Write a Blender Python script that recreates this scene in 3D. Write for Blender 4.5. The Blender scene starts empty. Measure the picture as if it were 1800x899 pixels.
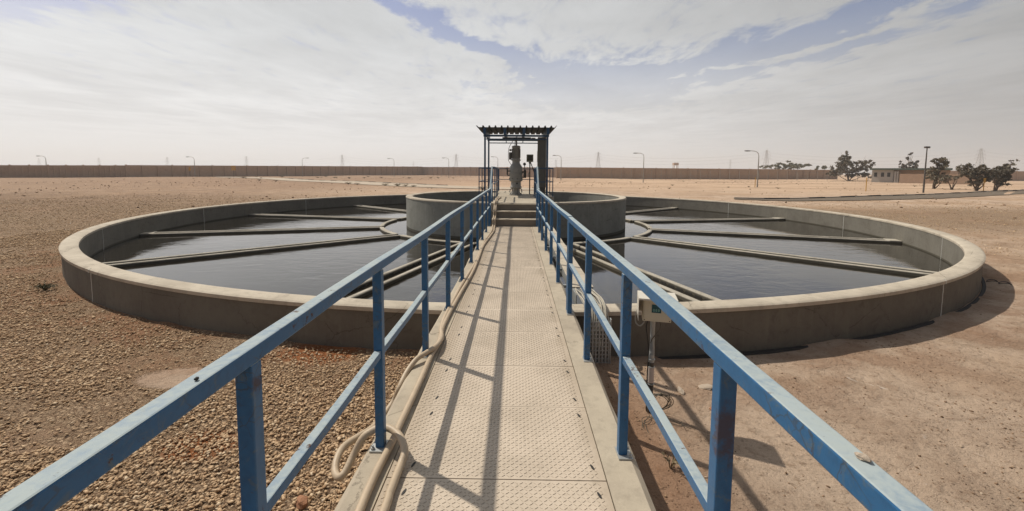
import bpy, math, random
import numpy as np
from mathutils import Vector, Matrix
random.seed(7); RNG = np.random.default_rng(11)
R = math.radians
S = bpy.context.scene
COL = S.collection

# ---------------------------------------------------------------- camera
CAM = Vector((0, 0, 1.6))
FWD = Vector((-0.01411971, 0.99644999, -0.08299433))
RGT = Vector((0.99986739, 0.01474405, 0.00691453))
UPV = Vector((-0.00811366, 0.08288569, 0.99652603))
FPX, CX, CY = 765.88, 895.67, 365.64
cd = bpy.data.cameras.new('camera'); cam = bpy.data.objects.new('camera', cd); COL.objects.link(cam)
cam.matrix_world = Matrix((
    (RGT.x, UPV.x, -FWD.x, CAM.x), (RGT.y, UPV.y, -FWD.y, CAM.y),
    (RGT.z, UPV.z, -FWD.z, CAM.z), (0, 0, 0, 1)))
cd.sensor_width = 36; cd.lens = 36 * FPX / 1800
cd.shift_x = (900 - CX) / 1800; cd.shift_y = -(449.5 - CY) / 1800
cd.clip_start = .05; cd.clip_end = 20000
S.camera = cam

# ---------------------------------------------------------------- world, sun, exposure
SUN_EL, SUN_AZ = 54.0, 56.0          # azimuth: degrees to the left of +Y
sundir = Vector((-math.sin(R(SUN_AZ)) * math.cos(R(SUN_EL)), math.cos(R(SUN_AZ)) * math.cos(R(SUN_EL)), math.sin(R(SUN_EL))))
sl = bpy.data.lights.new('sun', 'SUN'); so = bpy.data.objects.new('sun', sl); COL.objects.link(so)
sl.energy = 3.5; sl.angle = R(.9); sl.color = (1, .93, .82)
so.rotation_euler = sundir.to_track_quat('Z', 'Y').to_euler(); so.location = (0, 0, 60)
S.view_settings.view_transform = 'Standard'; S.view_settings.look = 'None'
S.view_settings.exposure = .1; S.view_settings.gamma = 1; S.view_settings.use_curve_mapping = False

class NT:
    """small node helper"""
    def __init__(s, tree): s.t = tree; s.n = tree.nodes; s.l = tree.links
    def new(s, typ, **kw):
        n = s.n.new(typ)
        for k, v in kw.items(): setattr(n, k, v)
        return n
    def put(s, sock, v):
        if isinstance(v, bpy.types.NodeSocket): s.l.new(v, sock)
        elif v is not None: sock.default_value = v
    def m(s, op, a, b=None, c=None, clamp=False):
        n = s.new('ShaderNodeMath', operation=op, use_clamp=clamp)
        s.put(n.inputs[0], a)
        if b is not None: s.put(n.inputs[1], b)
        if c is not None: s.put(n.inputs[2], c)
        return n.outputs[0]
    def mix(s, f, a, b, mode='MIX'):
        n = s.new('ShaderNodeMix', data_type='RGBA', blend_type=mode)
        s.put(n.inputs[0], f); s.put(n.inputs[6], a); s.put(n.inputs[7], b)
        return n.outputs[2]
    def noise(s, vec, scale, detail=4, rough=.55, dist=0):
        n = s.new('ShaderNodeTexNoise'); s.put(n.inputs['Vector'], vec)
        n.inputs['Scale'].default_value = scale; n.inputs['Detail'].default_value = detail
        n.inputs['Roughness'].default_value = rough; n.inputs['Distortion'].default_value = dist
        return n.outputs['Fac']
    def vor(s, vec, scale, feature='F1', out='Distance'):
        n = s.new('ShaderNodeTexVoronoi', feature=feature); s.put(n.inputs['Vector'], vec)
        n.inputs['Scale'].default_value = scale
        return n.outputs[out]
    def ramp(s, f, lo, hi, a=0., b=1.):
        n = s.new('ShaderNodeMapRange', interpolation_type='SMOOTHSTEP'); s.put(n.inputs[0], f)
        n.inputs[1].default_value = lo; n.inputs[2].default_value = hi
        n.inputs[3].default_value = a; n.inputs[4].default_value = b
        return n.outputs[0]
    def xyz(s, vec):
        n = s.new('ShaderNodeSeparateXYZ'); s.put(n.inputs[0], vec); return n.outputs
    def comb(s, x, y, z):
        n = s.new('ShaderNodeCombineXYZ')
        for i, v in enumerate((x, y, z)): s.put(n.inputs[i], v)
        return n.outputs[0]
    def bump(s, h, strength=1., dist=.01, normal=None):
        n = s.new('ShaderNodeBump'); n.inputs['Strength'].default_value = strength
        n.inputs['Distance'].default_value = dist; s.put(n.inputs['Height'], h)
        if normal is not None: s.put(n.inputs['Normal'], normal)
        return n.outputs[0]

def gauss(N, x, c, w):
    d = N.m('DIVIDE', N.m('SUBTRACT', x, c), w)
    return N.m('POWER', 2.718, N.m('MULTIPLY', N.m('MULTIPLY', d, d), -1))

W = bpy.data.worlds.new('World'); S.world = W; W.use_nodes = True
N = NT(W.node_tree); N.n.clear()
sky = N.new('ShaderNodeTexSky', sky_type='NISHITA'); sky.sun_disc = False
sky.sun_elevation = R(SUN_EL); sky.sun_rotation = R(-SUN_AZ); sky.air_density = 1; sky.dust_density = 1.5; sky.ozone_density = 2
tc = N.new('ShaderNodeTexCoord'); D = tc.outputs['Generated']
dx, dy, dz = N.xyz(D)
zz = N.m('MAXIMUM', dz, .012)
px = N.m('DIVIDE', dx, zz); py = N.m('DIVIDE', dy, zz)
# streaky cloud deck on a plane overhead: noise stretched towards +Y
P1 = N.comb(px, N.m('MULTIPLY', py, .62), 3.7); n4 = N.noise(N.comb(px, N.m('MULTIPLY', py, .35), 7.), 9, 6, .65, .8)
n1 = N.noise(P1, .85, 9, .6, .35)
n2 = N.noise(N.comb(N.m('ADD', px, 5.), N.m('MULTIPLY', py, .5), 9.1), 3.2, 7, .62, .5)
n3 = N.noise(N.comb(px, N.m('MULTIPLY', py, .25), 1.3), .35, 4, .5)
wob = N.m('MULTIPLY', N.m('SUBTRACT', n1, .5), 2.2)
pxw = N.m('ADD', px, wob)
q1 = N.m('ADD', pxw, N.m('MULTIPLY', py, .2)); q2 = N.m('SUBTRACT', pxw, N.m('MULTIPLY', py, .40))
g1 = N.m('MULTIPLY', N.m('SUBTRACT', gauss(N, q1, 2.85, .52), N.m('MULTIPLY', gauss(N, q1, 3.0, .13), .75)), N.ramp(py, 8.5, 3.5))     # long blue lanes, right
g2 = N.m('MULTIPLY', gauss(N, q2, -1.72, .22), N.ramp(py, 6.5, 3.6))
g3 = N.m('MULTIPLY', gauss(N, pxw, -2.9, .40), N.ramp(py, 3.4, 2.5))
g4 = N.m('MULTIPLY', gauss(N, pxw, .9, 1.0), N.m('MULTIPLY', gauss(N, py, 5.4, 1.5), .95))
back = N.m('MULTIPLY', N.ramp(dy, .25, -.2), .35)
gap = N.m('ADD', N.m('MULTIPLY', N.m('ADD', N.m('ADD', g1, g2), N.m('ADD', g3, g4)), N.ramp(dz, .46, .36, 0., 1.)), back)
dens = N.m('SUBTRACT', N.m('ADD', .98, N.m('ADD', N.m('MULTIPLY', N.m('SUBTRACT', n2, .5), 2.0), N.m('MULTIPLY', N.m('SUBTRACT', n4, .5), .8))), gap)
mask = N.ramp(dens, .12, .88)
hz = N.ramp(dz, .36, .07)
mask = N.m('MAXIMUM', mask, hz)
# thin cloud is brighter on the sun's side and darker away from it
sd = N.new('ShaderNodeVectorMath', operation='DOT_PRODUCT'); N.put(sd.inputs[0], D); sd.inputs[1].default_value = (-.62, .70, .35)
lum = N.ramp(sd.outputs['Value'], -.75, .95, .15, .80)
tex = N.m('ADD', .74, N.m('MULTIPLY', N.m('ADD', N.ramp(n1, .3, .7), N.m('ADD', n2, N.m('MULTIPLY', n4, .3))), .16))
tex = N.m('ADD', N.m('MULTIPLY', tex, N.m('SUBTRACT', 1, N.ramp(dz, .12, .02))), N.ramp(dz, .12, .02))
ccol = N.mix(N.ramp(dz, .30, .02), (.95, .97, .985, 1), (1.0, .988, .976, 1))
vm = N.new('ShaderNodeVectorMath', operation='SCALE'); N.put(vm.inputs[0], ccol); N.put(vm.inputs[3], N.m('MULTIPLY', lum, N.m('MULTIPLY', tex, N.ramp(dz, .10, .42, 1., .76))))
skb = N.new('ShaderNodeVectorMath', operation='MULTIPLY'); N.put(skb.inputs[0], sky.outputs[0]); skb.inputs[1].default_value = (.100, .086, .088)
low = N.ramp(dz, 0, -.03)
out = N.mix(mask, skb.outputs[0], vm.outputs[0])
out = N.mix(low, out, (.30, .24, .18, 1))
bg = N.new('ShaderNodeBackground'); N.put(bg.inputs[0], out); bg.inputs[1].default_value = 1
wo = N.new('ShaderNodeOutputWorld'); N.l.new(bg.outputs[0], wo.inputs[0])

# ---------------------------------------------------------------- mesh helpers
class MB:
    def __init__(s): s.v = []; s.f = []
    def add(s, vs, fs):
        o = len(s.v); s.v += [tuple(v) for v in vs]; s.f += [tuple(o + i for i in f) for f in fs]; return s
    def box(s, a, b, M=None):
        (x0, y0, z0), (x1, y1, z1) = a, b
        vs = [Vector(p) for p in ((x0,y0,z0),(x1,y0,z0),(x1,y1,z0),(x0,y1,z0),(x0,y0,z1),(x1,y0,z1),(x1,y1,z1),(x0,y1,z1))]
        if M is not None: vs = [M @ v for v in vs]
        return s.add(vs, [(0,3,2,1),(4,5,6,7),(0,1,5,4),(1,2,6,5),(2,3,7,6),(3,0,4,7)])
    def cbox(s, c, d, M=None):
        return s.box([c[i]-d[i]/2 for i in range(3)], [c[i]+d[i]/2 for i in range(3)], M)
    def sweep(s, pts, prof, up=(0,0,1), closed=False):
        """prof: list of (side, up) offsets or a function of the index"""
        pts = [Vector(p) for p in pts]; n = len(pts); up = Vector(up); rings = []
        for i, p in enumerate(pts):
            if closed: t = pts[(i+1) % n] - pts[i-1]
            else: t = pts[min(i+1, n-1)] - pts[max(i-1, 0)]
            t.normalize()
            sd = t.cross(up)
            if sd.length < 1e-3: sd = t.cross(Vector((0, 1, 0)))
            sd.normalize(); u = sd.cross(t).normalized()
            pr = prof(i) if callable(prof) else prof
            rings.append([p + sd*a + u*b for a, b in pr])
        k = len(rings[0]); vs = [v for r in rings for v in r]; fs = []
        for i in range(n if closed else n-1):
            j = (i+1) % n
            for a in range(k):
                b = (a+1) % k; fs.append((i*k+a, i*k+b, j*k+b, j*k+a))
        if not closed: fs += [tuple(range(k))[::-1], tuple((n-1)*k+a for a in range(k))]
        return s.add(vs, fs)
    def tube(s, pts, r, seg=8, up=(0,0,1)):
        f = (lambda i: [(r(i)*math.cos(2*math.pi*a/seg), r(i)*math.sin(2*math.pi*a/seg)) for a in range(seg)]) if callable(r) else \
            [(r*math.cos(2*math.pi*a/seg), r*math.sin(2*math.pi*a/seg)) for a in range(seg)]
        return s.sweep(pts, f, up)
    def bar(s, pts, w, h=None, up=(0,0,1)):
        h = h or w; return s.sweep(pts, [(-w/2,-h/2),(w/2,-h/2),(w/2,h/2),(-w/2,h/2)], up)
    def lathe(s, prof, c=(0,0,0), seg=24, a0=0, a1=360, M=None):
        """prof: list of (radius, z)"""
        full = abs(a1-a0) >= 360; n = seg if full else seg+1; k = len(prof); vs = []; fs = []
        for i in range(n):
            a = R(a0 + (a1-a0)*i/seg)
            for r, z in prof:
                v = Vector((c[0]+r*math.cos(a), c[1]+r*math.sin(a), c[2]+z)); vs.append(M @ v if M else v)
        for i in range(seg):
            j = (i+1) % n
            for a in range(k-1): fs.append((i*k+a, j*k+a, j*k+a+1, i*k+a+1))
        return s.add(vs, fs)
    def build(s, name, m, parent=None, smooth=False, bevel=0, segs=2):
        me = bpy.data.meshes.new(name); me.from_pydata(s.v, [], s.f); me.update()
        if m: me.materials.append(m)
        if smooth: me.polygons.foreach_set('use_smooth', [True]*len(me.polygons))
        o = bpy.data.objects.new(name, me); COL.objects.link(o)
        if parent:
            o.parent = parent
            o.matrix_parent_inverse = Matrix.Translation(-parent.location) if not parent.parent else Matrix.Identity(4)
            if parent.type == 'EMPTY': o.matrix_parent_inverse = (Matrix.Translation(parent.location) @ parent.rotation_euler.to_matrix().to_4x4()).inverted() if s.world else Matrix.Identity(4)
        if bevel:
            b = o.modifiers.new('bevel', 'BEVEL'); b.width = bevel; b.segments = segs; b.limit_method = 'ANGLE'; b.angle_limit = R(35)
        if smooth:
            try: me.set_sharp_from_angle(angle=R(40))
            except Exception: pass
        return o
    world = True      # vertices given in world coordinates even under a moved Empty

def tag(o, label=None, cat=None, group=None, kind=None):
    if label: o['label'] = label
    if cat: o['category'] = cat
    if group: o['group'] = group
    if kind: o['kind'] = kind
    return o
def thing(name, label, cat, loc=(0,0,0), group=None):
    o = bpy.data.objects.new(name, None); COL.objects.link(o); o.location = loc; o.empty_display_size = .2
    return tag(o, label, cat, group)
def copy_tree(o, parent=None):
    c = o.copy(); COL.objects.link(c)
    if parent: c.parent = parent
    for ch in o.children: copy_tree(ch, c)
    return c
def spline(P, step=.05):
    P = [Vector(p) for p in P]; out = []
    for i in range(len(P)-1):
        p0, p1, p2, p3 = P[max(i-1,0)], P[i], P[i+1], P[min(i+2,len(P)-1)]
        n = max(2, int((p2-p1).length/step))
        for k in range(n):
            t = k/n
            out.append(.5*((2*p1)+(p2-p0)*t+(2*p0-5*p1+4*p2-p3)*t*t+(3*p1-p0-3*p2+p3)*t**3))
    return out+[P[-1]]
def at(x, y, z):
    """the point at height z seen at photo pixel x, y"""
    d = FWD*FPX + RGT*(x-CX) - UPV*(y-CY); t = (z-CAM.z)/d.z
    return CAM + d*t
def pix(P):
    v = Vector(P)-CAM; w = v.dot(FWD); return CX+FPX*v.dot(RGT)/w, CY-FPX*v.dot(UPV)/w
def ztop(x, y, ytop):
    """height at which a vertical on ground point (x, y) reaches photo row ytop"""
    a, b = -5., 120.
    for _ in range(40):
        c = (a+b)/2
        if pix((x, y, c))[1] > ytop: a = c
        else: b = c
    return a
def facing(bearing_px, dist):
    """ground point at a given forward distance along the bearing of a photo column"""
    d = FWD*FPX + RGT*(bearing_px-CX) - UPV*(302-CY); return Vector((d.x/d.y*dist, dist, 0))

# ---------------------------------------------------------------- materials
def mat(name, build):
    m = bpy.data.materials.new(name); m.use_nodes = True; N = NT(m.node_tree); N.n.clear()
    o = N.new('ShaderNodeOutputMaterial'); b = N.new('ShaderNodeBsdfPrincipled'); N.l.new(b.outputs[0], o.inputs[0])
    g = N.new('ShaderNodeNewGeometry'); build(N, b, g.outputs['Position'], g.outputs['Normal']); return m
def flat(name, col, rough=.6, metal=0, var=.25, scale=6, bump=0, spec=.5):
    def f(N, b, P, Nn):
        n = N.noise(P, scale, 6, .6); k = N.m('ADD', 1-var/2, N.m('MULTIPLY', n, var))
        v = N.new('ShaderNodeVectorMath', operation='SCALE'); v.inputs[0].default_value = col[:3]; N.put(v.inputs[3], k)
        N.put(b.inputs['Base Color'], v.outputs[0]); b.inputs['Roughness'].default_value = rough; b.inputs['Metallic'].default_value = metal
        b.inputs['Specular IOR Level'].default_value = spec
        if bump: N.put(b.inputs['Normal'], N.bump(N.noise(P, scale*8, 4, .6), .6, bump))
    return mat(name, f)
def concrete(name, col, dark, stain=.5, bump=.004, streak=False, rough=.85, dirt=.5, wet_shade=None):
    def f(N, b, P, Nn):
        x, y, z = N.xyz(P)
        n1 = N.noise(P, 1.3, 8, .62, .3); n2 = N.noise(P, 9, 8, .65); n3 = N.noise(P, 90, 3, .6)
        c = N.mix(N.m('MULTIPLY', N.ramp(n1, .38, .72), stain), col, dark)
        c = N.mix(N.m('MULTIPLY', N.ramp(n2, .45, .75), stain*.6), c, tuple(q*.8 for q in dark[:3])+(1,))
        if streak:
            st = N.noise(N.comb(N.m('MULTIPLY', x, 1), N.m('MULTIPLY', y, 1), N.m('MULTIPLY', z, .06)), 14, 5, .6)
            c = N.mix(N.m('MULTIPLY', N.ramp(st, .52, .78), .18), c, tuple(min(1, q*1.7) for q in col[:3])+(1,))
            c = N.mix(N.m('MULTIPLY', N.ramp(st, .45, .2), .22), c, tuple(q*.6 for q in dark[:3])+(1,))
        cr = N.vor(N.comb(N.m('ADD', x, N.m('MULTIPLY', n2, .25)), N.m('ADD', y, N.m('MULTIPLY', n2, .25)), z), .9, 'DISTANCE_TO_EDGE')
        c = N.mix(N.m('MULTIPLY', N.m('MULTIPLY', N.ramp(cr, .006, .002), N.ramp(n1, .45, .55)), .55), c, tuple(q*.35 for q in dark[:3])+(1,))
        bl = N.noise(P, 3.3, 8, .75, .8); c = N.mix(N.m('MULTIPLY', N.ramp(bl, .58, .66), stain*.5), c, tuple(q*.62 for q in dark[:3])+(1,))
        c = N.mix(N.m('MULTIPLY', N.ramp(bl, .40, .30), stain*.4), c, tuple(min(1, q*1.25) for q in col[:3])+(1,))
        sp = N.vor(P, 160); c = N.mix(N.m('MULTIPLY', N.ramp(sp, .18, .06), .5*dirt), c, tuple(q*.35 for q in dark[:3])+(1,))
        if wet_shade is not None:      # damp band above the water line, with wall-side shade painted into its colour
            wz = N.m('ADD', z, N.m('MULTIPLY', N.m('SUBTRACT', n1, .5), .03)); c = N.mix(N.m('MULTIPLY', N.ramp(wz, wet_shade, wet_shade-.03), .85), c, (.055, .047, .030, 1))
        k = N.m('ADD', .9, N.m('MULTIPLY', n3, .2))
        v = N.new('ShaderNodeVectorMath', operation='SCALE'); N.put(v.inputs[0], c); N.put(v.inputs[3], k)
        N.put(b.inputs['Base Color'], v.outputs[0]); b.inputs['Roughness'].default_value = rough
        b.inputs['Specular IOR Level'].default_value = .3
        h = N.m('ADD', N.m('MULTIPLY', n2, .5), N.m('MULTIPLY', n3, .5)); N.put(b.inputs['Normal'], N.bump(h, .5, bump))
    return mat(name, f)
def px_(N, P, k):
    x, y, z = N.xyz(P); d = N.m('MULTIPLY', N.m('SUBTRACT', N.noise(P, 9, 4, .6), .5), k)
    return N.m('ADD', x, d), N.m('ADD', N.m('MULTIPLY', y, .7), d), N.m('ADD', z, d)
def painted(name, col, dusty=.75, rust=1., rough=.42):
    def f(N, b, P, Nn):
        nx, ny, nz = N.xyz(Nn)
        big = N.noise(P, 3.1, 7, .65, .4); fine = N.noise(P, 42, 6, .65, .3)
        c = N.mix(N.m('MULTIPLY', N.ramp(fine, .4, .7), .35), col, tuple(q*.55 for q in col[:3])+(1,))
        # chalky scuffs and sun-bleached blotches
        sc = N.ramp(N.m('ADD', N.m('MULTIPLY', N.noise(P, 13, 7, .7, 1.2), .7), N.m('MULTIPLY', big, .3)), .52, .62)
        c = N.mix(N.m('MULTIPLY', sc, .62), c, (.11, .135, .13, 1)); ck = N.vor(N.comb(px_(N, P, .06)[0], px_(N, P, .06)[1], px_(N, P, .06)[2]), 17, 'DISTANCE_TO_EDGE'); c = N.mix(N.m('MULTIPLY', N.m('MULTIPLY', N.ramp(ck, .035, .012), N.ramp(big, .45, .6)), .6), c, (.045, .045, .04, 1))
        # dust on faces that look up, with sun gloss painted into its pale tone
        du = N.m('MULTIPLY', N.ramp(nz, .4, .9), N.m('MULTIPLY', N.ramp(N.m('ADD', N.m('MULTIPLY', fine, .5), N.m('MULTIPLY', big, .5)), .33, .56, .55, 1), dusty))
        c = N.mix(du, c, (.40, .45, .44, 1))
        rs = N.m('MULTIPLY', N.ramp(N.m('ADD', N.m('MULTIPLY', N.noise(P, 4.3, 8, .72, .6), .6), N.m('MULTIPLY', N.noise(P, 30, 5, .7), .4)), .585, .63), rust); X_, Y_, Z_ = N.xyz(P); loc = N.m('MAXIMUM', N.m('MULTIPLY', gauss(N, X_, .62, .1), N.m('MULTIPLY', gauss(N, Y_, 1.22, .06), gauss(N, Z_, .84, .2))), N.m('MULTIPLY', gauss(N, X_, -.74, .025), N.m('MULTIPLY', gauss(N, Y_, 1.21, .06), gauss(N, Z_, .98, .07)))); rs = N.m('MAXIMUM', rs, N.ramp(N.m('MULTIPLY', loc, N.m('ADD', N.noise(P, 22, 6, .7), .3)), .56, .80, 0, .7))
        c = N.mix(rs, c, (.085, .04, .022, 1))
        N.put(b.inputs['Base Color'], c)
        N.put(b.inputs['Roughness'], N.m('ADD', rough, N.m('MULTIPLY', N.m('MAXIMUM', du, rs), .45)))
        N.put(b.inputs['Normal'], N.bump(N.m('ADD', N.m('MULTIPLY', fine, .6), rs), .35, .002))
    return mat(name, f)

M = {}
M['deck'] = concrete('deck_concrete', (.46, .395, .30, 1), (.31, .26, .20, 1), .75)
M['rim'] = concrete('rim_concrete', (.52, .455, .36, 1), (.36, .305, .235, 1), .85)
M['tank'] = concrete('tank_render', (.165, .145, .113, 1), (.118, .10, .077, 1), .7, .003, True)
M['tank_in'] = concrete('tank_inner_render', (.18, .165, .135, 1), (.13, .115, .092, 1), .7, .003, True, wet_shade=-.60)
M['well'] = concrete('well_render', (.27, .265, .23, 1), (.19, .185, .16, 1), .7, .003, True, wet_shade=-.56)
M['trough'] = concrete('trough_concrete', (.44, .40, .33, 1), (.26, .23, .18, 1), .8, .004, True, wet_shade=-.585)
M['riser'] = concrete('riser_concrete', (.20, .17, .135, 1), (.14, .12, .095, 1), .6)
M['sealant'] = flat('sealant', (.62, .60, .54), .7)
M['matte_black'] = flat('matte_black', (.03, .026, .022), .8, 0, .5, 20, .01)
M['blue'] = painted('blue_paint', (.017, .112, .258, 1), .9)
M['blue_dark'] = painted('weathered_blue_paint', (.016, .068, .15, 1), .5, .8)
M['plate'] = None
def plate_m(N, b, P, Nn):
    n1 = N.noise(P, 1.7, 8, .65, .3); n2 = N.noise(P, 25, 6, .65); at_ = N.new('ShaderNodeAttribute', attribute_name='tick')
    c = N.mix(N.ramp(n1, .35, .7), (.58, .485, .38, 1), (.47, .39, .30, 1))
    c = N.mix(N.m('MULTIPLY', N.ramp(n2, .5, .75), .5), c, (.33, .275, .205, 1))
    c = N.mix(N.m('MULTIPLY', at_.outputs['Fac'], .48), c, (.27, .205, .145, 1))  # darker tick feet: dirt, plus the shaded flanks put into the colour
    x, y, z = N.xyz(P); ed = N.m('MAXIMUM', N.ramp(N.m('ADD', x, N.m('MULTIPLY', N.m('SUBTRACT', n1, .5), .25)), -.50, -.64), N.ramp(N.m('ADD', x, N.m('MULTIPLY', N.m('SUBTRACT', n1, .5), .25)), .36, .48)); c = N.mix(N.m('MULTIPLY', ed, .45), c, (.33, .26, .18, 1)); rs = N.ramp(N.noise(P, 6, 8, .75), .66, .72); c = N.mix(N.m('MULTIPLY', rs, .6), c, (.22, .13, .08, 1))
    N.put(b.inputs['Base Color'], c); b.inputs['Roughness'].default_value = .62; b.inputs['Specular IOR Level'].default_value = .35
    N.put(b.inputs['Normal'], N.bump(n2, .3, .002))
M['plate'] = mat('dusty_plate_paint', plate_m)
M['galv'] = flat('galvanized', (.42, .43, .42), .5, .5, .4, 25)
M['black'] = flat('dark_rubber', (.02, .018, .016), .6)
M['hose'] = flat('beige_hose', (.47, .365, .25), .5, 0, .35, 9, .002)
M['cable'] = flat('pale_cable', (.46, .42, .34), .6, 0, .4, 12)
M['cable_grey'] = flat('grey_cable', (.26, .245, .21), .6, 0, .4, 12)
M['pump'] = flat('pump_grey_paint', (.29, .28, .25), .5, .1, .5, 12, .003)
M['pump_dark'] = flat('pump_dark', (.07, .065, .055), .5, .2, .4, 20)
M['duct'] = concrete('duct_grey', (.15, .14, .12, 1), (.11, .10, .085, 1), .5)
M['roof'] = flat('roof_sheet', (.028, .024, .018), .7, .0, .5, 5)
M['box'] = flat('cream_enclosure', (.60, .55, .42), .5, 0, .15, 9)
M['hood'] = flat('hood_paint', (.60, .56, .48), .6, 0, .25, 9)
M['olive'] = flat('olive_case', (.20, .19, .12), .5)
M['screen'] = flat('teal_screen', (.02, .09, .11), .25)
M['digits'] = flat('pale_digits', (.30, .60, .50), .4)
M['tape'] = flat('pale_tape', (.55, .47, .41), .6, 0, .3, 60)
M['wire'] = flat('thin_wire', (.10, .085, .06), .6)
M['wall'] = concrete('perimeter_render', (.45, .32, .225, 1), (.38, .265, .185, 1), .6, .01)
M['wall_far'] = concrete('far_perimeter_render', (.42, .30, .22, 1), (.36, .255, .185, 1), .6, .01)
M['steel'] = flat('lattice_steel', (.36, .35, .34), .6, .2)
M['lamp'] = flat('lamp_post_paint', (.30, .28, .25), .5, .2)
M['lampdark'] = flat('dark_post_paint', (.08, .07, .06), .5, .2)
M['green'] = flat('green_roof', (.075, .105, .08), .6)
M['white'] = flat('white_render', (.40, .37, .33), .85)
M['yellow'] = flat('yellow_paint', (.50, .27, .03), .6)
M['kerb_dark'] = flat('kerb_black', (.03, .028, .026), .8)
M['kerb_light'] = flat('kerb_pale', (.38, .32, .25), .8)
M['bark'] = flat('bark', (.13, .095, .07), .9, 0, .5, 8)
def leaf(name, a, b_):
    def f(N, b, P, Nn):
        n = N.noise(P, 2.3, 4, .6); n2 = N.noise(P, 20, 2, .6)
        N.put(b.inputs['Base Color'], N.mix(N.ramp(N.m('ADD', N.m('MULTIPLY', n, .6), N.m('MULTIPLY', n2, .4)), .35, .65), a, b_)); b.inputs['Roughness'].default_value = .7
    return mat(name, f)
M['leaf'] = leaf('acacia_leaf', (.075, .062, .038, 1), (.155, .125, .08, 1))
M['leaf_pale'] = leaf('pale_leaf', (.12, .10, .065, 1), (.20, .17, .11, 1))
M['dry'] = leaf('dry_scrub', (.16, .12, .07, 1), (.28, .215, .12, 1))
M['scrub'] = leaf('green_scrub', (.075, .08, .035, 1), (.16, .135, .07, 1))
M['rock'] = flat('red_rock', (.33, .16, .085), .9, 0, .5, 14, .01)
M['shard'] = flat('pale_shard', (.42, .34, .26), .9, 0, .5, 14, .01)

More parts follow.
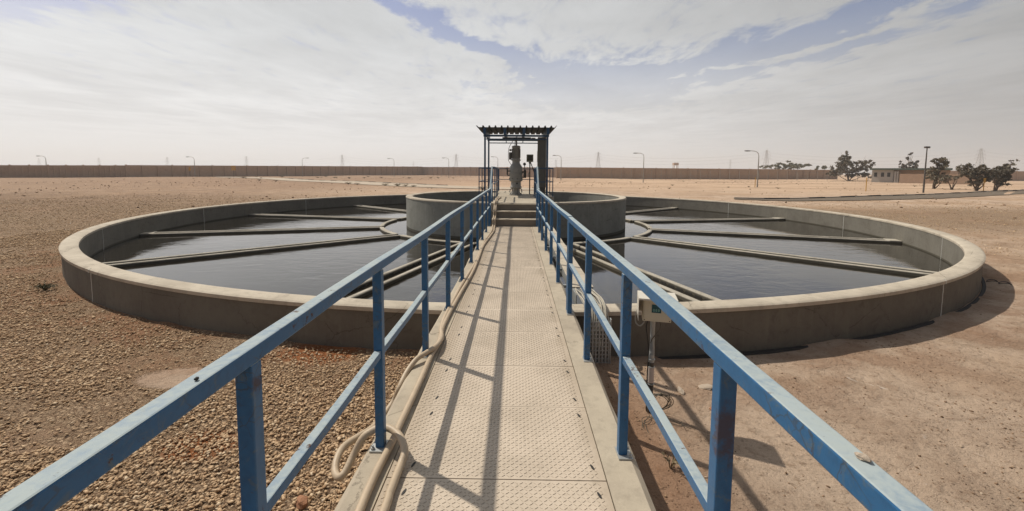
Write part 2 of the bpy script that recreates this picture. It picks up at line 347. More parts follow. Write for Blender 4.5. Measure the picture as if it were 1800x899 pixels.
def ground_m(N, b, P, Nn):
    x, y, z = N.xyz(P)
    P2 = N.comb(x, y, 0)
    n_big = N.noise(P2, .16, 6, .55, .4); n_mid = N.noise(P2, 1.1, 9, .62, .3); n_f = N.noise(P2, 12, 8, .68)
    n_g = N.noise(P2, 110, 4, .7); n_h = N.noise(P2, .045, 4, .5)
    sand = N.mix(N.ramp(n_mid, .33, .68), (.61, .465, .345, 1), (.45, .33, .24, 1))
    sand = N.mix(N.m('MULTIPLY', N.ramp(n_big, .42, .68), .7), sand, (0.437, 0.289, 0.181, 1))
    sand = N.mix(N.m('MULTIPLY', N.ramp(n_f, .50, .70), .6), sand, (0.218, 0.135, 0.081, 1))
    sand = N.mix(N.m('MULTIPLY', N.ramp(N.noise(P2, .8, 6, .6, 1.5), .60, .70), .5), sand, (0.624, 0.481, 0.362, 1)); sand = N.mix(N.m('MULTIPLY', N.ramp(N.noise(N.comb(x, y, 4), .55, 8, .68, .4), .50, .62), .42), sand, (0.260, 0.164, 0.099, 1)); sand = N.mix(N.m('MULTIPLY', N.ramp(N.noise(N.comb(x, y, 8), 2.6, 6, .7, 1.), .66, .72), .7), sand, (0.707, 0.598, 0.497, 1))
    sand = N.mix(N.m('MULTIPLY', N.ramp(n_g, .48, .66), .4), sand, (0.220, 0.153, 0.107, 1))
    # specks of grit and clods
    v1 = N.vor(P2, 26); dsp = N.m('MULTIPLY', N.ramp(v1, .26, .12), N.ramp(N.noise(P2, 2.2, 5, .6), .46, .62))
    sand = N.mix(N.m('MULTIPLY', dsp, .5), sand, (0.125, 0.078, 0.050, 1))
    v2 = N.vor(P2, 70); sand = N.mix(N.m('MULTIPLY', N.ramp(v2, .22, .1), .3), sand, (0.166, 0.106, 0.068, 1))
    # gravel: cells of small stones, darker in the joints
    gv = N.new('ShaderNodeTexVoronoi', feature='F1'); N.put(gv.inputs['Vector'], P2); gv.inputs['Scale'].default_value = 24
    ge = N.new('ShaderNodeTexVoronoi', feature='DISTANCE_TO_EDGE'); N.put(ge.inputs['Vector'], P2); ge.inputs['Scale'].default_value = 24
    tone = N.xyz(gv.outputs['Color'])[0]
    gr = N.mix(tone, (0.333, 0.221, 0.136, 1), (0.572, 0.414, 0.271, 1))
    gr = N.mix(N.ramp(ge.outputs['Distance'], .12, .02), gr, (0.156, 0.097, 0.059, 1))
    gr = N.mix(N.m('MULTIPLY', N.ramp(n_big, .45, .65), .35), gr, (0.260, 0.164, 0.099, 1))
    dirt = N.ramp(N.m('ADD', N.m('MULTIPLY', n_mid, .55), N.m('MULTIPLY', n_big, .45)), .525, .60)
    gr = N.mix(N.m('MULTIPLY', dirt, .75), gr, (0.437, 0.289, 0.190, 1))
    # where: gravel to the left of the walkway and round the far side of the tank on the left
    side = N.ramp(N.m('ADD', x, N.m('MULTIPLY', N.m('SUBTRACT', n_big, .5), 3.)), -.2, -1.1)
    side = N.m('MULTIPLY', side, N.ramp(N.m('ADD', y, N.m('MULTIPLY', N.m('SUBTRACT', n_big, .5), 14)), 46, 24))
    rad = N.m('SQRT', N.m('ADD', N.m('MULTIPLY', x, x), N.m('MULTIPLY', N.m('SUBTRACT', y, 18.55), N.m('SUBTRACT', y, 18.55))))
    rg = N.m('MULTIPLY', N.ramp(N.m('ADD', x, N.m('MULTIPLY', n_big, 5)), 16, 21), N.ramp(N.m('ADD', y, N.m('MULTIPLY', n_big, 6)), 36, 28)); rg = N.m('MULTIPLY', rg, N.m('MULTIPLY', N.ramp(y, 14, 20), .8))
    side = N.m('MAXIMUM', side, rg)
    bx = N.m('DIVIDE', N.m('ADD', x, 3.35), .52); by = N.m('DIVIDE', N.m('SUBTRACT', y, 4.3), .22)
    be = N.m('ADD', N.m('ADD', N.m('MULTIPLY', bx, bx), N.m('MULTIPLY', by, by)), N.m('MULTIPLY', N.m('SUBTRACT', n_f, .5), 1.5))
    side = N.m('MULTIPLY', side, N.ramp(be, .8, 1.4)); sand = N.mix(N.ramp(be, 1.3, .7), sand, (.50, .37, .27, 1))
    c = N.mix(side, sand, gr)
    # reddish soil near the tank foot and beside the walkway
    rd = N.m('MULTIPLY', N.m('MULTIPLY', N.ramp(rad, 15.4, 13.9), N.ramp(n_mid, .40, .62)), N.ramp(x, 2, -1, .45, 1.))
    rd = N.m('MAXIMUM', rd, N.m('MULTIPLY', gauss(N, x, 1.05, .35), N.m('MULTIPLY', N.ramp(y, 6, 3.5), .8)))
    rd = N.m('MULTIPLY', rd, N.ramp(rad, 12, 13))
    def spot(cx, cy, r_): return N.m('MULTIPLY', gauss(N, x, cx, r_), gauss(N, y, cy, r_*.7))
    c = N.mix(N.m('MULTIPLY', rd, .75), c, (0.312, 0.159, 0.086, 1))
    sp_ = N.m('MAXIMUM', spot(-2.45, 3.2, .38), spot(-2.3, 5.0, .7)); c = N.mix(N.ramp(N.m('MULTIPLY', sp_, N.m('ADD', n_f, .35)), .35, .7), c, (0.343, 0.135, 0.054, 1))
    # far plain gets pinker and smoother
    far = N.ramp(y, 30, 75); farc = N.mix(N.ramp(N.noise(N.comb(N.m('MULTIPLY', x, .35), y, 0), .13, 8, .65, .3), .4, .66), (0.582, 0.414, 0.280, 1), (0.385, 0.255, 0.167, 1))
    farc = N.mix(N.m('MULTIPLY', N.ramp(N.noise(N.comb(N.m('MULTIPLY', x, .5), y, 0), .8, 8, .75), .54, .68), .75), farc, (0.250, 0.164, 0.099, 1))
    lf = N.ramp(N.m('ADD', x, N.m('MULTIPLY', y, -.25)), -10, -38)
    farc = N.mix(N.m('MULTIPLY', lf, .6), farc, (0.322, 0.202, 0.136, 1))
    c = N.mix(N.m('MULTIPLY', far, .85), c, farc); c = N.mix(N.m('MULTIPLY', N.m('MULTIPLY', N.ramp(N.m('ADD', x, N.m('MULTIPLY', n_big, 8)), -6, -26), N.ramp(y, 14, 34)), .72), c, N.mix(N.ramp(N.noise(N.comb(N.m('MULTIPLY', x, .5), y, 3), .9, 9, .75), .4, .62), (0.354, 0.232, 0.149, 1), (0.198, 0.125, 0.081, 1)))
    N.put(b.inputs['Base Color'], c); b.inputs['Roughness'].default_value = .95; b.inputs['Specular IOR Level'].default_value = .15
    near = N.ramp(y, 60, 15)
    gh = N.m('MULTIPLY', N.ramp(ge.outputs['Distance'], 0, .35), N.m('ADD', .5, N.m('MULTIPLY', tone, .8)))
    h1 = N.bump(N.m('MULTIPLY', gh, side), 1., .022)
    h2 = N.bump(N.m('ADD', N.m('MULTIPLY', n_f, 1.), N.m('MULTIPLY', n_g, .3)), 1., .045, h1)
    h3 = N.bump(N.m('ADD', n_mid, N.m('MULTIPLY', dsp, .12)), .9, .16, h2)
    N.put(b.inputs['Normal'], h3)
M['ground'] = mat('desert_ground', ground_m)
def stone_m(name, a, b_, c_):
    def f(N, b, P, Nn):
        t = N.new('ShaderNodeAttribute', attribute_name='tone').outputs['Fac']
        c = N.mix(N.ramp(t, .0, .6), a, b_); c = N.mix(N.ramp(t, .88, 1.), c, c_)
        n = N.noise(P, 60, 5, .6); c = N.mix(N.m('MULTIPLY', N.ramp(n, .45, .7), .4), c, tuple(q*.6 for q in a[:3])+(1,))
        N.put(b.inputs['Base Color'], c); b.inputs['Roughness'].default_value = .9; b.inputs['Specular IOR Level'].default_value = .2
        N.put(b.inputs['Normal'], N.bump(n, .5, .004))
    return mat(name, f)
M['gravel'] = stone_m('limestone_gravel', (0.367, 0.235, 0.134, 1), (0.561, 0.398, 0.246, 1), (0.673, 0.537, 0.376, 1))
M['pebble'] = stone_m('dark_pebbles', (0.173, 0.110, 0.067, 1), (0.337, 0.225, 0.139, 1), (0.510, 0.403, 0.296, 1))
def water_m(N, b, P, Nn):
    x, y, z = N.xyz(P)
    b.inputs['Base Color'].default_value = (.018, .015, .011, 1); b.inputs['Roughness'].default_value = .035
    b.inputs['IOR'].default_value = 1.42; b.inputs['Specular IOR Level'].default_value = 1.0
    a = N.noise(N.comb(x, N.m('MULTIPLY', y, 1.6), 0), 1.7, 5, .55, .4); c = N.noise(N.comb(N.m('MULTIPLY', x, .9), N.m('MULTIPLY', y, 1.3), 5), 7, 4, .5, .3)
    patch = N.ramp(N.noise(N.comb(x, y, 2), .22, 3, .5), .42, .60, .2, 1.3)
    h = N.m('ADD', N.m('MULTIPLY', a, .7), N.m('MULTIPLY', c, .13))
    bn = N.new('ShaderNodeBump'); N.put(bn.inputs['Strength'], N.m('MULTIPLY', patch, .24)); bn.inputs['Distance'].default_value = .05; N.put(bn.inputs['Height'], h)
    N.put(b.inputs['Normal'], bn.outputs[0])
M['water'] = mat('dark_water', water_m)
def asphalt_m(N, b, P, Nn):
    n = N.noise(P, 30, 6, .7); N.put(b.inputs['Base Color'], N.mix(n, (.13, .104, .078, 1), (.20, .162, .125, 1))); b.inputs['Roughness'].default_value = .95; b.inputs['Specular IOR Level'].default_value = .1
M['asphalt'] = mat('asphalt', asphalt_m)
M['track'] = concrete('pale_track', (.47, .385, .29, 1), (.40, .32, .235, 1), .5, .01)

# ---------------------------------------------------------------- ground with the hole of the tank
TC = (-.001, 18.55); RO, RI = 13.585, 13.312; ZR = -.012; ZW = -.655
def vnoise(x, y, s, seed):
    g = np.random.default_rng(seed).random((64, 64)); X = x*s; Y = y*s
    i = np.floor(X).astype(int); j = np.floor(Y).astype(int); u = X-i; v = Y-j; u = u*u*(3-2*u); v = v*v*(3-2*v)
    a = g[i % 64, j % 64]; b = g[(i+1) % 64, j % 64]; c = g[i % 64, (j+1) % 64]; d = g[(i+1) % 64, (j+1) % 64]
    return (a*(1-u)+b*u)*(1-v)+(c*(1-u)+d*u)*v-.5
def gz(x, y):
    x = np.asarray(x, float); y = np.asarray(y, float)
    base = -.555 - .055*np.clip((x+.5)/3, 0, 1)
    dr = np.hypot(x-TC[0], y-TC[1])-13.6
    h = .05*vnoise(x, y, .35, 1)+.028*vnoise(x, y, 1.3, 2)+.012*vnoise(x, y, 4.1, 3)+.006*vnoise(x, y, 11, 4)
    rough = np.where(x > 0, 1.25, .7)
    far = np.clip((np.hypot(x, y)-50)/80, 0, 1)
    drift = .045*np.clip(1-dr/.45, 0, 1)*np.clip(vnoise(x, y, .9, 7)+.5*vnoise(x, y, 3.1, 8), -.1, 1)*2
    return base + drift + h*rough*(.35+.65*np.clip(dr/1.2, 0, 1))*(1-.5*far) + far*.5*vnoise(x, y, .045, 5)*.8
def make_ground():
    na = 1500
    rr = [13.45]
    while rr[-1] < 6000:
        r = rr[-1]; d = r-13.45; rr.append(r+(.05 if d < 6 else .05+(d-6)*.045))
    rr = np.array(rr); nr = len(rr); th = np.arange(na)*2*np.pi/na
    X = TC[0]+rr[:, None]*np.cos(th); Y = TC[1]+rr[:, None]*np.sin(th); Z = gz(X, Y)
    co = np.stack([X, Y, Z], -1).reshape(-1, 3)
    i = np.arange(nr-1)[:, None]*na; j = np.arange(na)[None]; k = (j+1) % na
    q = np.stack([i+j, i+na+j, i+na+k, i+k], -1).reshape(-1, 4)
    me = bpy.data.meshes.new('ground'); me.vertices.add(len(co)); me.vertices.foreach_set('co', co.ravel())
    me.loops.add(q.size); me.loops.foreach_set('vertex_index', q.ravel().astype(np.int32))
    me.polygons.add(len(q)); me.polygons.foreach_set('loop_start', np.arange(len(q), dtype=np.int32)*4)
    me.polygons.foreach_set('use_smooth', np.ones(len(q), bool)); me.update(); me.validate()
    me.materials.append(M['ground']); o = bpy.data.objects.new('ground', me); COL.objects.link(o); tag(o, kind='structure')
make_ground()

# icosahedron-based stones, thousands in one mesh
def stones(name, pos, size, m, label, cat, flatness=(.35, .7), seed=1, parent=None):
    rng = np.random.default_rng(seed); n = len(pos); g = (1+5**.5)/2
    iv = np.array([(-1,g,0),(1,g,0),(-1,-g,0),(1,-g,0),(0,-1,g),(0,1,g),(0,-1,-g),(0,1,-g),(g,0,-1),(g,0,1),(-g,0,-1),(-g,0,1)])/1.9
    fc = np.array([(0,11,5),(0,5,1),(0,1,7),(0,7,10),(0,10,11),(1,5,9),(5,11,4),(11,10,2),(10,7,6),(7,1,8),(3,9,4),(3,4,2),(3,2,6),(3,6,8),(3,8,9),(4,9,5),(2,4,11),(6,2,10),(8,6,7),(9,8,1)])
    V = iv[None]*(1+rng.uniform(-.40, .40, (n, 12, 3)))
    sc = np.stack([np.ones(n), rng.uniform(.55, .9, n), rng.uniform(*flatness, n)], -1)*size[:, None]*.5
    V = V*sc[:, None]
    tx = rng.uniform(-.45, .45, n); c, s = np.cos(tx)[:, None], np.sin(tx)[:, None]
    V = np.stack([V[..., 0], V[..., 1]*c-V[..., 2]*s, V[..., 1]*s+V[..., 2]*c], -1)
    ty = rng.uniform(-.45, .45, n); c, s = np.cos(ty)[:, None], np.sin(ty)[:, None]
    V = np.stack([V[..., 0]*c-V[..., 2]*s, V[..., 1], V[..., 0]*s+V[..., 2]*c], -1)
    tz = rng.uniform(0, 6.283, n); c, s = np.cos(tz)[:, None], np.sin(tz)[:, None]
    V = np.stack([V[..., 0]*c-V[..., 1]*s, V[..., 0]*s+V[..., 1]*c, V[..., 2]], -1)
    V = V+pos[:, None]
    F = fc[None]+(np.arange(n)*12)[:, None, None]
    me = bpy.data.meshes.new(name); me.vertices.add(n*12); me.vertices.foreach_set('co', V.ravel())
    me.loops.add(F.size); me.loops.foreach_set('vertex_index', F.ravel().astype(np.int32))
    me.polygons.add(n*20); me.polygons.foreach_set('loop_start', np.arange(n*20, dtype=np.int32)*3); me.update()
    a = me.attributes.new('tone', 'FLOAT', 'POINT'); a.data.foreach_set('value', np.repeat(rng.random(n), 12).astype(np.float32))
    me.materials.append(m); o = bpy.data.objects.new(name, me); COL.objects.link(o)
    tag(o, label, cat, kind='stuff'); return o
def scatter(n, x0, x1, y0, y1, seed, keep):
    rng = np.random.default_rng(seed); x = rng.uniform(x0, x1, n); y = rng.uniform(y0, y1, n); k = keep(x, y, rng); return x[k], y[k], rng
def gkeep(x, y, rng):
    dr = np.hypot(x-TC[0], y-TC[1]); d = np.hypot(x, y)
    bare = vnoise(x, y, .55, 21)+.5*vnoise(x, y, 1.7, 22)
    p = np.clip((5.2/np.maximum(d, 5.2))**1.35, 0, 1)*np.where(bare > .31, .15, 1)*np.where(bare > .20, .6, 1)
    dd = dr-13.6; p = p*np.clip(.1+dd/.9, .1, 1); e_ = ((x+3.35)/.52)**2+((y-4.3)/.22)**2+2.2*vnoise(x, y, 3., 24); p = p*np.where(e_ < 1, .04, 1)
    return (dr > 13.64) & (x < -.9) & (y > -x*-0+.2) & (y > (-x)*.55-.6) & (rng.random(len(x)) < p)
gx, gy, rg_ = scatter(620000, -16, -.88, .3, 15, 5, gkeep)
gs = (.010+.031*rg_.random(len(gx))**1.5)*(1+.04*np.maximum(np.hypot(gx, gy)-5, 0))
stones('gravel', np.stack([gx, gy, gz(gx, gy)+gs*.16+rg_.uniform(-.004, .012, len(gx))], -1), gs, M['gravel'], 'small pale crushed stones spread over the ground left of the walkway', 'gravel', (.22, .5), seed=3)
def fkeep(x, y, rng):
    dr = np.hypot(x-TC[0], y-TC[1]); c = vnoise(x, y, .3, 41)+.5*vnoise(x, y, 1.1, 42)
    left = (x < -3) & (y > (-x)*.55-1) & (np.hypot(x, y) > 11); right = (x > 9) & (y > x*.55) & (y > 12)
    return (dr > 13.75) & (left | right) & (rng.random(len(x)) < np.where(left, .75, .35)*np.clip(.75-1.3*c, .1, 1)*np.clip(14/np.hypot(x, y), 0, 1)**.8*np.clip((40-y+8*c)/22, 0, 1))
fx, fy, rf_ = scatter(230000, -34, 38, 6, 40, 8, fkeep)
fs_ = rf_.uniform(.03, .07, len(fx))*(.5+np.hypot(fx, fy)/40)
stones('coarse_gravel', np.stack([fx, fy, gz(fx, fy)+fs_*.12], -1), fs_, M['gravel'], 'coarse gravel covering the ground beside and beyond the tank', 'gravel', (.25, .5), seed=9)
def ckeep(x, y, rng):
    c = vnoise(x, y, .06, 51)+.6*vnoise(x, y, .3, 52)
    return (np.hypot(x-TC[0], y-TC[1]) > 15) & (np.abs(x) < y*1.25+4) & (rng.random(len(x)) < np.clip(.15+2.2*c, .02, 1))
kx, ky, rk_ = scatter(30000, -150, 150, 22, 145, 10, ckeep)
ks = .05+.20*rk_.random(len(kx))**6
stones('clods', np.stack([kx, ky, gz(kx, ky)+ks*.15], -1), ks, M['pebble'], 'dark clods and stones strewn over the far desert plain', 'clods', (.4, .8), seed=12)
def pkeep(x, y, rng):
    dr = np.hypot(x-TC[0], y-TC[1]); c = vnoise(x, y, .8, 31)+.6*vnoise(x, y, 2.4, 32)
    return (dr > 13.7) & (x > .8) & (rng.random(len(x)) < np.clip(.12+1.6*c, .03, 1)*np.clip((6/np.maximum(np.hypot(x, y), 6))**1.2, 0, 1))
qx, qy, rq = scatter(150000, .8, 15, .4, 16, 6, pkeep)
qs = .005+.024*rq.random(len(qx))**6
stones('pebbles', np.stack([qx, qy, gz(qx, qy)+qs*.12], -1), qs, M['pebble'], 'sparse dark pebbles and clods scattered on the sand right of the walkway', 'pebbles', seed=4)

# ---------------------------------------------------------------- water
wm = MB(); wm.lathe([(4.4, ZW), (13.4, ZW)], (TC[0], TC[1], 0), 180); w = wm.build('water', M['water']); tag(w, kind='structure')
# ---------------------------------------------------------------- outer tank
tk = thing('settling_tank', 'huge round open concrete tank with pale rounded rim full of dark water', 'tank', (TC[0], TC[1], -.6))
c3 = (TC[0], TC[1], 0)
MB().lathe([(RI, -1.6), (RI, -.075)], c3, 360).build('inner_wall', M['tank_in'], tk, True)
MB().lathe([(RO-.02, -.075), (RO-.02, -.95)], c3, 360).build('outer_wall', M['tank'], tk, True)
MB().lathe([(RO-.02, -.088), (RO+.004, -.078), (RO+.008, -.03), (RO-.012, ZR-.006), (RO-.03, ZR), (RI+.03, ZR), (RI+.008, ZR-.008), (RI-.014, -.03), (RI-.014, -.078), (RI, -.088)], c3, 360).build('rim', M['rim'], tk, True)
for a in (-150, -120.5, -94.6, -60.8, -31, -3.5, 26.5, 60, 90, 120, 153.5, 181):
    mb = MB(); ca, sa = math.cos(R(a)), math.sin(R(a)); t = Vector((-sa, ca, 0)); rad = Vector((ca, sa, 0)); O = Vector(c3)
    wv = lambda k: .005*math.sin(k*2.3+a)
    for r_, z0, z1 in ((RO-.0165, -.66, -.07), (RI-.0035, -.66, -.07)):
        pts = [O+rad*(r_)+t*wv(k)+Vector((0, 0, z0+(z1-z0)*k/10)) for k in range(11)]; mb.bar(pts, .016, .007, up=rad)
    mb.bar([O+rad*(RO+.0085)+Vector((0, 0, -.08)), O+rad*(RO+.009)+Vector((0, 0, -.03)), O+rad*(RO-.02)+Vector((0, 0, ZR+.0015))], .018, .006, up=rad)
    mb.build('joint_sealant', M['sealant'], tk)
mb = MB(); mb.lathe([(RO-.018, -.64), (RO+.0, -.60), (RO+.045, -.606), (RO+.07, -.66)], c3, 60, -84, -38); mb.build('dark_foot_band', M['matte_black'], tk)  # near-black strip along the tank foot, near right side
# ---------------------------------------------------------------- inner well
iw = thing('inner_well', 'tall round grey concrete well in the middle of the water', 'well', (TC[0], TC[1], -.6))
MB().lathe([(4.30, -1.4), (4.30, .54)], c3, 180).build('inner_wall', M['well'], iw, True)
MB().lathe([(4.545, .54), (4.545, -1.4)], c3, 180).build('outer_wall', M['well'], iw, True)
MB().lathe([(4.545, .53), (4.56, .545), (4.56, .575), (4.54, .60), (4.32, .60), (4.288, .58), (4.288, .545), (4.30, .53)], c3, 180).build('rim', M['rim'], iw, True)
tag(MB().lathe([(0, -.45), (4.31, -.45)], c3, 90).build('well_water', M['water']), kind='structure')
# ---------------------------------------------------------------- ring launder and radial launders
ZT = -.575
ANG = [41.5, 12.3, -18., -43.8, -73.5, -105.2, -136.8, -162.3, 168.3, 139.0]
rl = thing('ring_launder', 'low circular concrete overflow wall around the inner well', 'launder', (TC[0], TC[1], -.6))
RR = 5.5; ths = 0
segs = sorted(ANG)+[sorted(ANG)[0]+360]
for a, b in zip(segs[:-1], segs[1:]):
    g_ = math.degrees(.19/RR)
    n = max(6, int((b-a)/2)); mb = MB()
    mb.sweep([(TC[0]+RR*math.cos(R(a+g_+(b-a-2*g_)*k/n)), TC[1]+RR*math.sin(R(a+g_+(b-a-2*g_)*k/n)), 0) for k in range(n+1)],
             [(-.085, -1.2), (.085, -1.2), (.085, ZT-.02), (.065, ZT), (-.065, ZT), (-.085, ZT-.02)])
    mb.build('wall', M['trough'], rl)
tag(MB().lathe([(4.5, -.80), (5.43, -.80)], c3, 120).build('launder_water', M['water']), kind='structure')
place = {41.5: 'farthest on the right side', 12.3: 'right side, ending at the far right tank wall', -18.: 'right side, second nearest tank wall', -43.8: 'right side, nearest but one to the walkway',
         -73.5: 'the one ending behind the instrument box', -105.2: 'left of the walkway, ending behind the blue rail', -136.8: 'left side, nearest but one to the walkway',
         -162.3: 'left side, reaching the leftmost tank wall', 168.3: 'left side, second farthest from the walkway start', 139.: 'farthest on the left side'}
for a in ANG:
    ca, sa = math.cos(R(a)), math.sin(R(a)); rad = Vector((ca, sa, 0)); t = Vector((-sa, ca, 0)); O = Vector(c3)
    th_ = thing('radial_launder', 'straight concrete overflow trough in the water, '+place[a], 'launder', tuple(O+rad*9+Vector((0, 0, -.6))), 'radial overflow troughs')
    near = a in (-73.5, -105.2)
    for sgn in (-1, 1):
        mb = MB(); hw = .20 if near else .17
        p0 = O+rad*(RR-.02)+t*sgn*hw; p1 = O+rad*(RI+.01)+t*sgn*hw
        mb.sweep([p0, p1], [(-.055, -1.0), (.055, -1.0), (.055, ZT-.015), (.04, ZT), (-.04, ZT), (-.055, ZT-.015)])
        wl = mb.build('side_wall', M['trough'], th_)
        if near:      # V-notch weir blocks on the inner faces
            vb = MB(); L = (p1-p0).length; n = int(L/.26); top = []
            for k in range(n):
                q = .05+k*.26; top += [(q, ZT-.05), (q+.08, ZT-.05), (q+.13, ZT-.12), (q+.18, ZT-.05)]
            m_ = len(top); vs = []
            for off in (.057, .068):
                vs += [p0+rad*q-t*sgn*off+Vector((0, 0, z)) for q, z in top]+[p0+rad*q-t*sgn*off+Vector((0, 0, ZT-.17)) for q, z in top]
            fs = []
            for i in range(m_-1): fs += [(i, i+1, m_+i+1, m_+i), (2*m_+i, 3*m_+i, 3*m_+i+1, 2*m_+i+1), (i, 2*m_+i, 2*m_+i+1, i+1)]
            vb.add(vs, fs)
            vb.build('weir_plate', M['matte_black'], th_)
    mb = MB(); mb.sweep([O+rad*(RR-.05), O+rad*RI], [(-.15, -1.02), (.15, -1.02), (.15, -.80), (-.15, -.80)]); mb.build('channel_water', M['water'], th_)
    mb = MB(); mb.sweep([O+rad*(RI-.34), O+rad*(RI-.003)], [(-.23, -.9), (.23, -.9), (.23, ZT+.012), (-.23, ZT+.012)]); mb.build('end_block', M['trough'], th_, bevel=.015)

# ---------------------------------------------------------------- walkway
XL, XR, XPL, XPR, YE = -.86, .69, -.665, .485, 12.68
wk = thing('walkway', 'long narrow concrete walkway floored with dusty raised-pattern steel plates', 'walkway', (0, 0, -.6))
def curbbeam(x0, x1, out):
    mb = MB(); ys = [-1.2]+[k*.5 for k in range(-1, 25)]+[YE]
    c = .035
    if out < 0: pr = [(x0, -.14), (x1, -.14), (x1, 0), (x0+c, 0), (x0, -c)]
    else: pr = [(x0, -.14), (x1, -.14), (x1, -c), (x1-c, 0), (x0, 0)]
    pr = pr[::-1]
    vs = []; fs = []; k = len(pr)
    for i, y in enumerate(ys):
        j = .006*math.sin(y*3.1+x0)+.004*math.sin(y*7.7)
        for (x, z) in pr: vs.append((x+(j if (x == x0 and out < 0) or (x == x1 and out > 0) else 0), y, z+.0015*math.sin(y*2.2+x)))
    for i in range(len(ys)-1):
        for a in range(k): b = (a+1) % k; fs.append((i*k+a, (i+1)*k+a, (i+1)*k+b, i*k+b))
    fs += [tuple(range(k)), tuple(((len(ys)-1)*k+a for a in range(k)))[::-1]]
    mb.add(vs, fs); return mb.build('edge_beam', M['deck'], wk)
curbbeam(XL, XPL-.004, -1); curbbeam(XPR+.004, XR, 1)
MB().box((XL+.05, -1.2, -1.1), (XR-.05, 5.1, -.141)).build('retaining_wall', M['deck'], wk)
MB().box((XL+.04, 5.102, -.42), (XR-.04, YE, -.141)).build('bridge_slab', M['deck'], wk)
joints = [-1.2, -.66, .04, .74, 1.44, 2.15, 2.86, 3.49, 4.26, 4.96, 5.68, 6.41, 7.22, 7.9, 8.58, 9.25, 9.92, 10.6, 11.3, 12.0, YE]
def tread(y0, y1, tilt):
    vs, fs, tk_ = [], [], []
    def add(v, f, t):
        o = len(vs); vs.extend(v); fs.extend([tuple(o+i for i in q) for q in f]); tk_.extend(([1]*4+[0]*4) if t else [0]*len(v))
    g_ = .003; a, b = y0+g_, y1-g_; zt = -.004+tilt
    x0, x1 = XPL+.002, XPR-.002
    add([(x0,a,zt-.02),(x1,a,zt-.02),(x1,b,zt-.02),(x0,b,zt-.02),(x0,a,zt),(x1,a,zt),(x1,b,zt),(x0,b,zt)], [(0,3,2,1),(4,5,6,7),(0,1,5,4),(1,2,6,5),(2,3,7,6),(3,0,4,7)], 0)
    p = .0235; nx = int((x1-x0-.02)/p); ny = int((b-a-.02)/p)
    for i in range(nx):
        for j in range(ny):
            cx = x0+.01+(i+.5)*p; cy = a+.01+(j+.5)*p; an = R(38) if (i+j) % 2 else R(-38)
            ux, uy = math.cos(an), math.sin(an); L, w, h = (.0130, .0028, .0025) if (i+j) % 2 else (.0108, .0024, .0018)
            P_ = lambda l, q, z: (cx+ux*l-uy*q, cy+uy*l+ux*q, zt+z)
            add([P_(-L,0,0), P_(0,-w,0), P_(L,0,0), P_(0,w,0), P_(-L*.6,0,h), P_(0,-w*.4,h), P_(L*.6,0,h), P_(0,w*.4,h)],
                [(4,5,6,7),(0,1,5,4),(1,2,6,5),(2,3,7,6),(3,0,4,7)], 1)
    me = bpy.data.meshes.new('tread_plate'); me.from_pydata(vs, [], fs); me.update()
    at_ = me.attributes.new('tick', 'FLOAT', 'POINT'); at_.data.foreach_set('value', np.array(tk_, np.float32))
    me.materials.append(M['plate']); o = bpy.data.objects.new('tread_plate', me); COL.objects.link(o); o.parent = wk; o.matrix_parent_inverse = Matrix.Translation(-wk.location)
    for xx, sl_ in ((x0+.115, .010), (x1-.055, -.010)):
        for yy in (a+.10, b-.10):
            mb = MB(); n = 10
            ring = [(xx+sl_*math.sin(2*math.pi*k/n)*.6+.0065*math.cos(2*math.pi*k/n), yy+.022*math.sin(2*math.pi*k/n)) for k in range(n)]
            mb.add([(x, y, zt+.0034) for x, y in ring]+[(x, y, zt-.001) for x, y in ring], [tuple(range(n))]+[(k, k+n, (k+1) % n+n, (k+1) % n) for k in range(n)])
            h = mb.build('bolt_slot', M['black']); h.parent = o
            h.matrix_parent_inverse = Matrix.Identity(4)
            h.matrix_parent_inverse = (Matrix.Translation(-wk.location)).inverted() @ Matrix.Translation(-wk.location)
for i, (a, b) in enumerate(zip(joints[:-1], joints[1:])): tread(a, b, .0015*((i*7) % 3)/2)
# steps
SX0, SX1 = -.70, .70
for k, (y0, y1, zt) in enumerate(((YE+.003, 13.05, .205), (13.053, 13.42, .405), (13.423, 13.48, .60))):
    st = MB().box((SX0, y0, -.42), (SX1, y1, zt-.025)).build('step', M['riser'], wk)
    mb = MB().box((SX0, y0-.015, zt-.024), (SX1, y1-(.018 if k < 2 else 0.0), zt)); mb.build('nosing', M['deck'], st, bevel=.008)
# ---------------------------------------------------------------- pump platform
pf = thing('pump_platform', 'raised concrete platform across the inner well carrying the drive unit', 'platform', (0, 18.5, 0))
mb = MB(); mb.box((-.76, 13.485, .38), (.76, 17.1, .62)); mb.box((-1.5, 17.103, .38), (1.5, 20.3, .62)); mb.box((-.92, 20.303, .38), (.98, 22.3, .62))
mb.build('slab', M['deck'], pf, bevel=.012)
mb = MB(); mb.box((-.6, 13.6, .05), (-.3, 22.2, .38)); mb.box((.3, 13.6, .05), (.6, 22.2, .38)); mb.build('support_beam', M['riser'], pf)

# ---------------------------------------------------------------- railings
def post(parent, x, y, z0, z1, m, base=True, w=.05, ang=0):
    o = MB().box((x-w/2, y-w/2, z0+.008), (x+w/2, y+w/2, z1)).build('post', m, parent, bevel=.004)
    if base:
        sd_ = -1 if x < 0 else 1; bp = MB().box((min(x-.03*sd_, x+.05*sd_), y-.058, z0+.001), (max(x-.03*sd_, x+.05*sd_), y+.052, z0+.009))
        b = bp.build('base_plate', M['galv']); b.parent = o; b.matrix_parent_inverse = Matrix.Translation(-parent.location).inverted() @ Matrix.Translation(-parent.location)
        bb = MB()
        for sy in (-1, 1):
            bb.lathe([(0, .024), (.006, .024), (.006, .012), (.012, .012), (.012, 0), (0, 0)][::-1], (x+.036*sd_, y+sy*.038, z0+.009), 6)
        q = bb.build('bolt', M['galv']); q.parent = o; q.matrix_parent_inverse = Matrix.Identity(4)
    return o
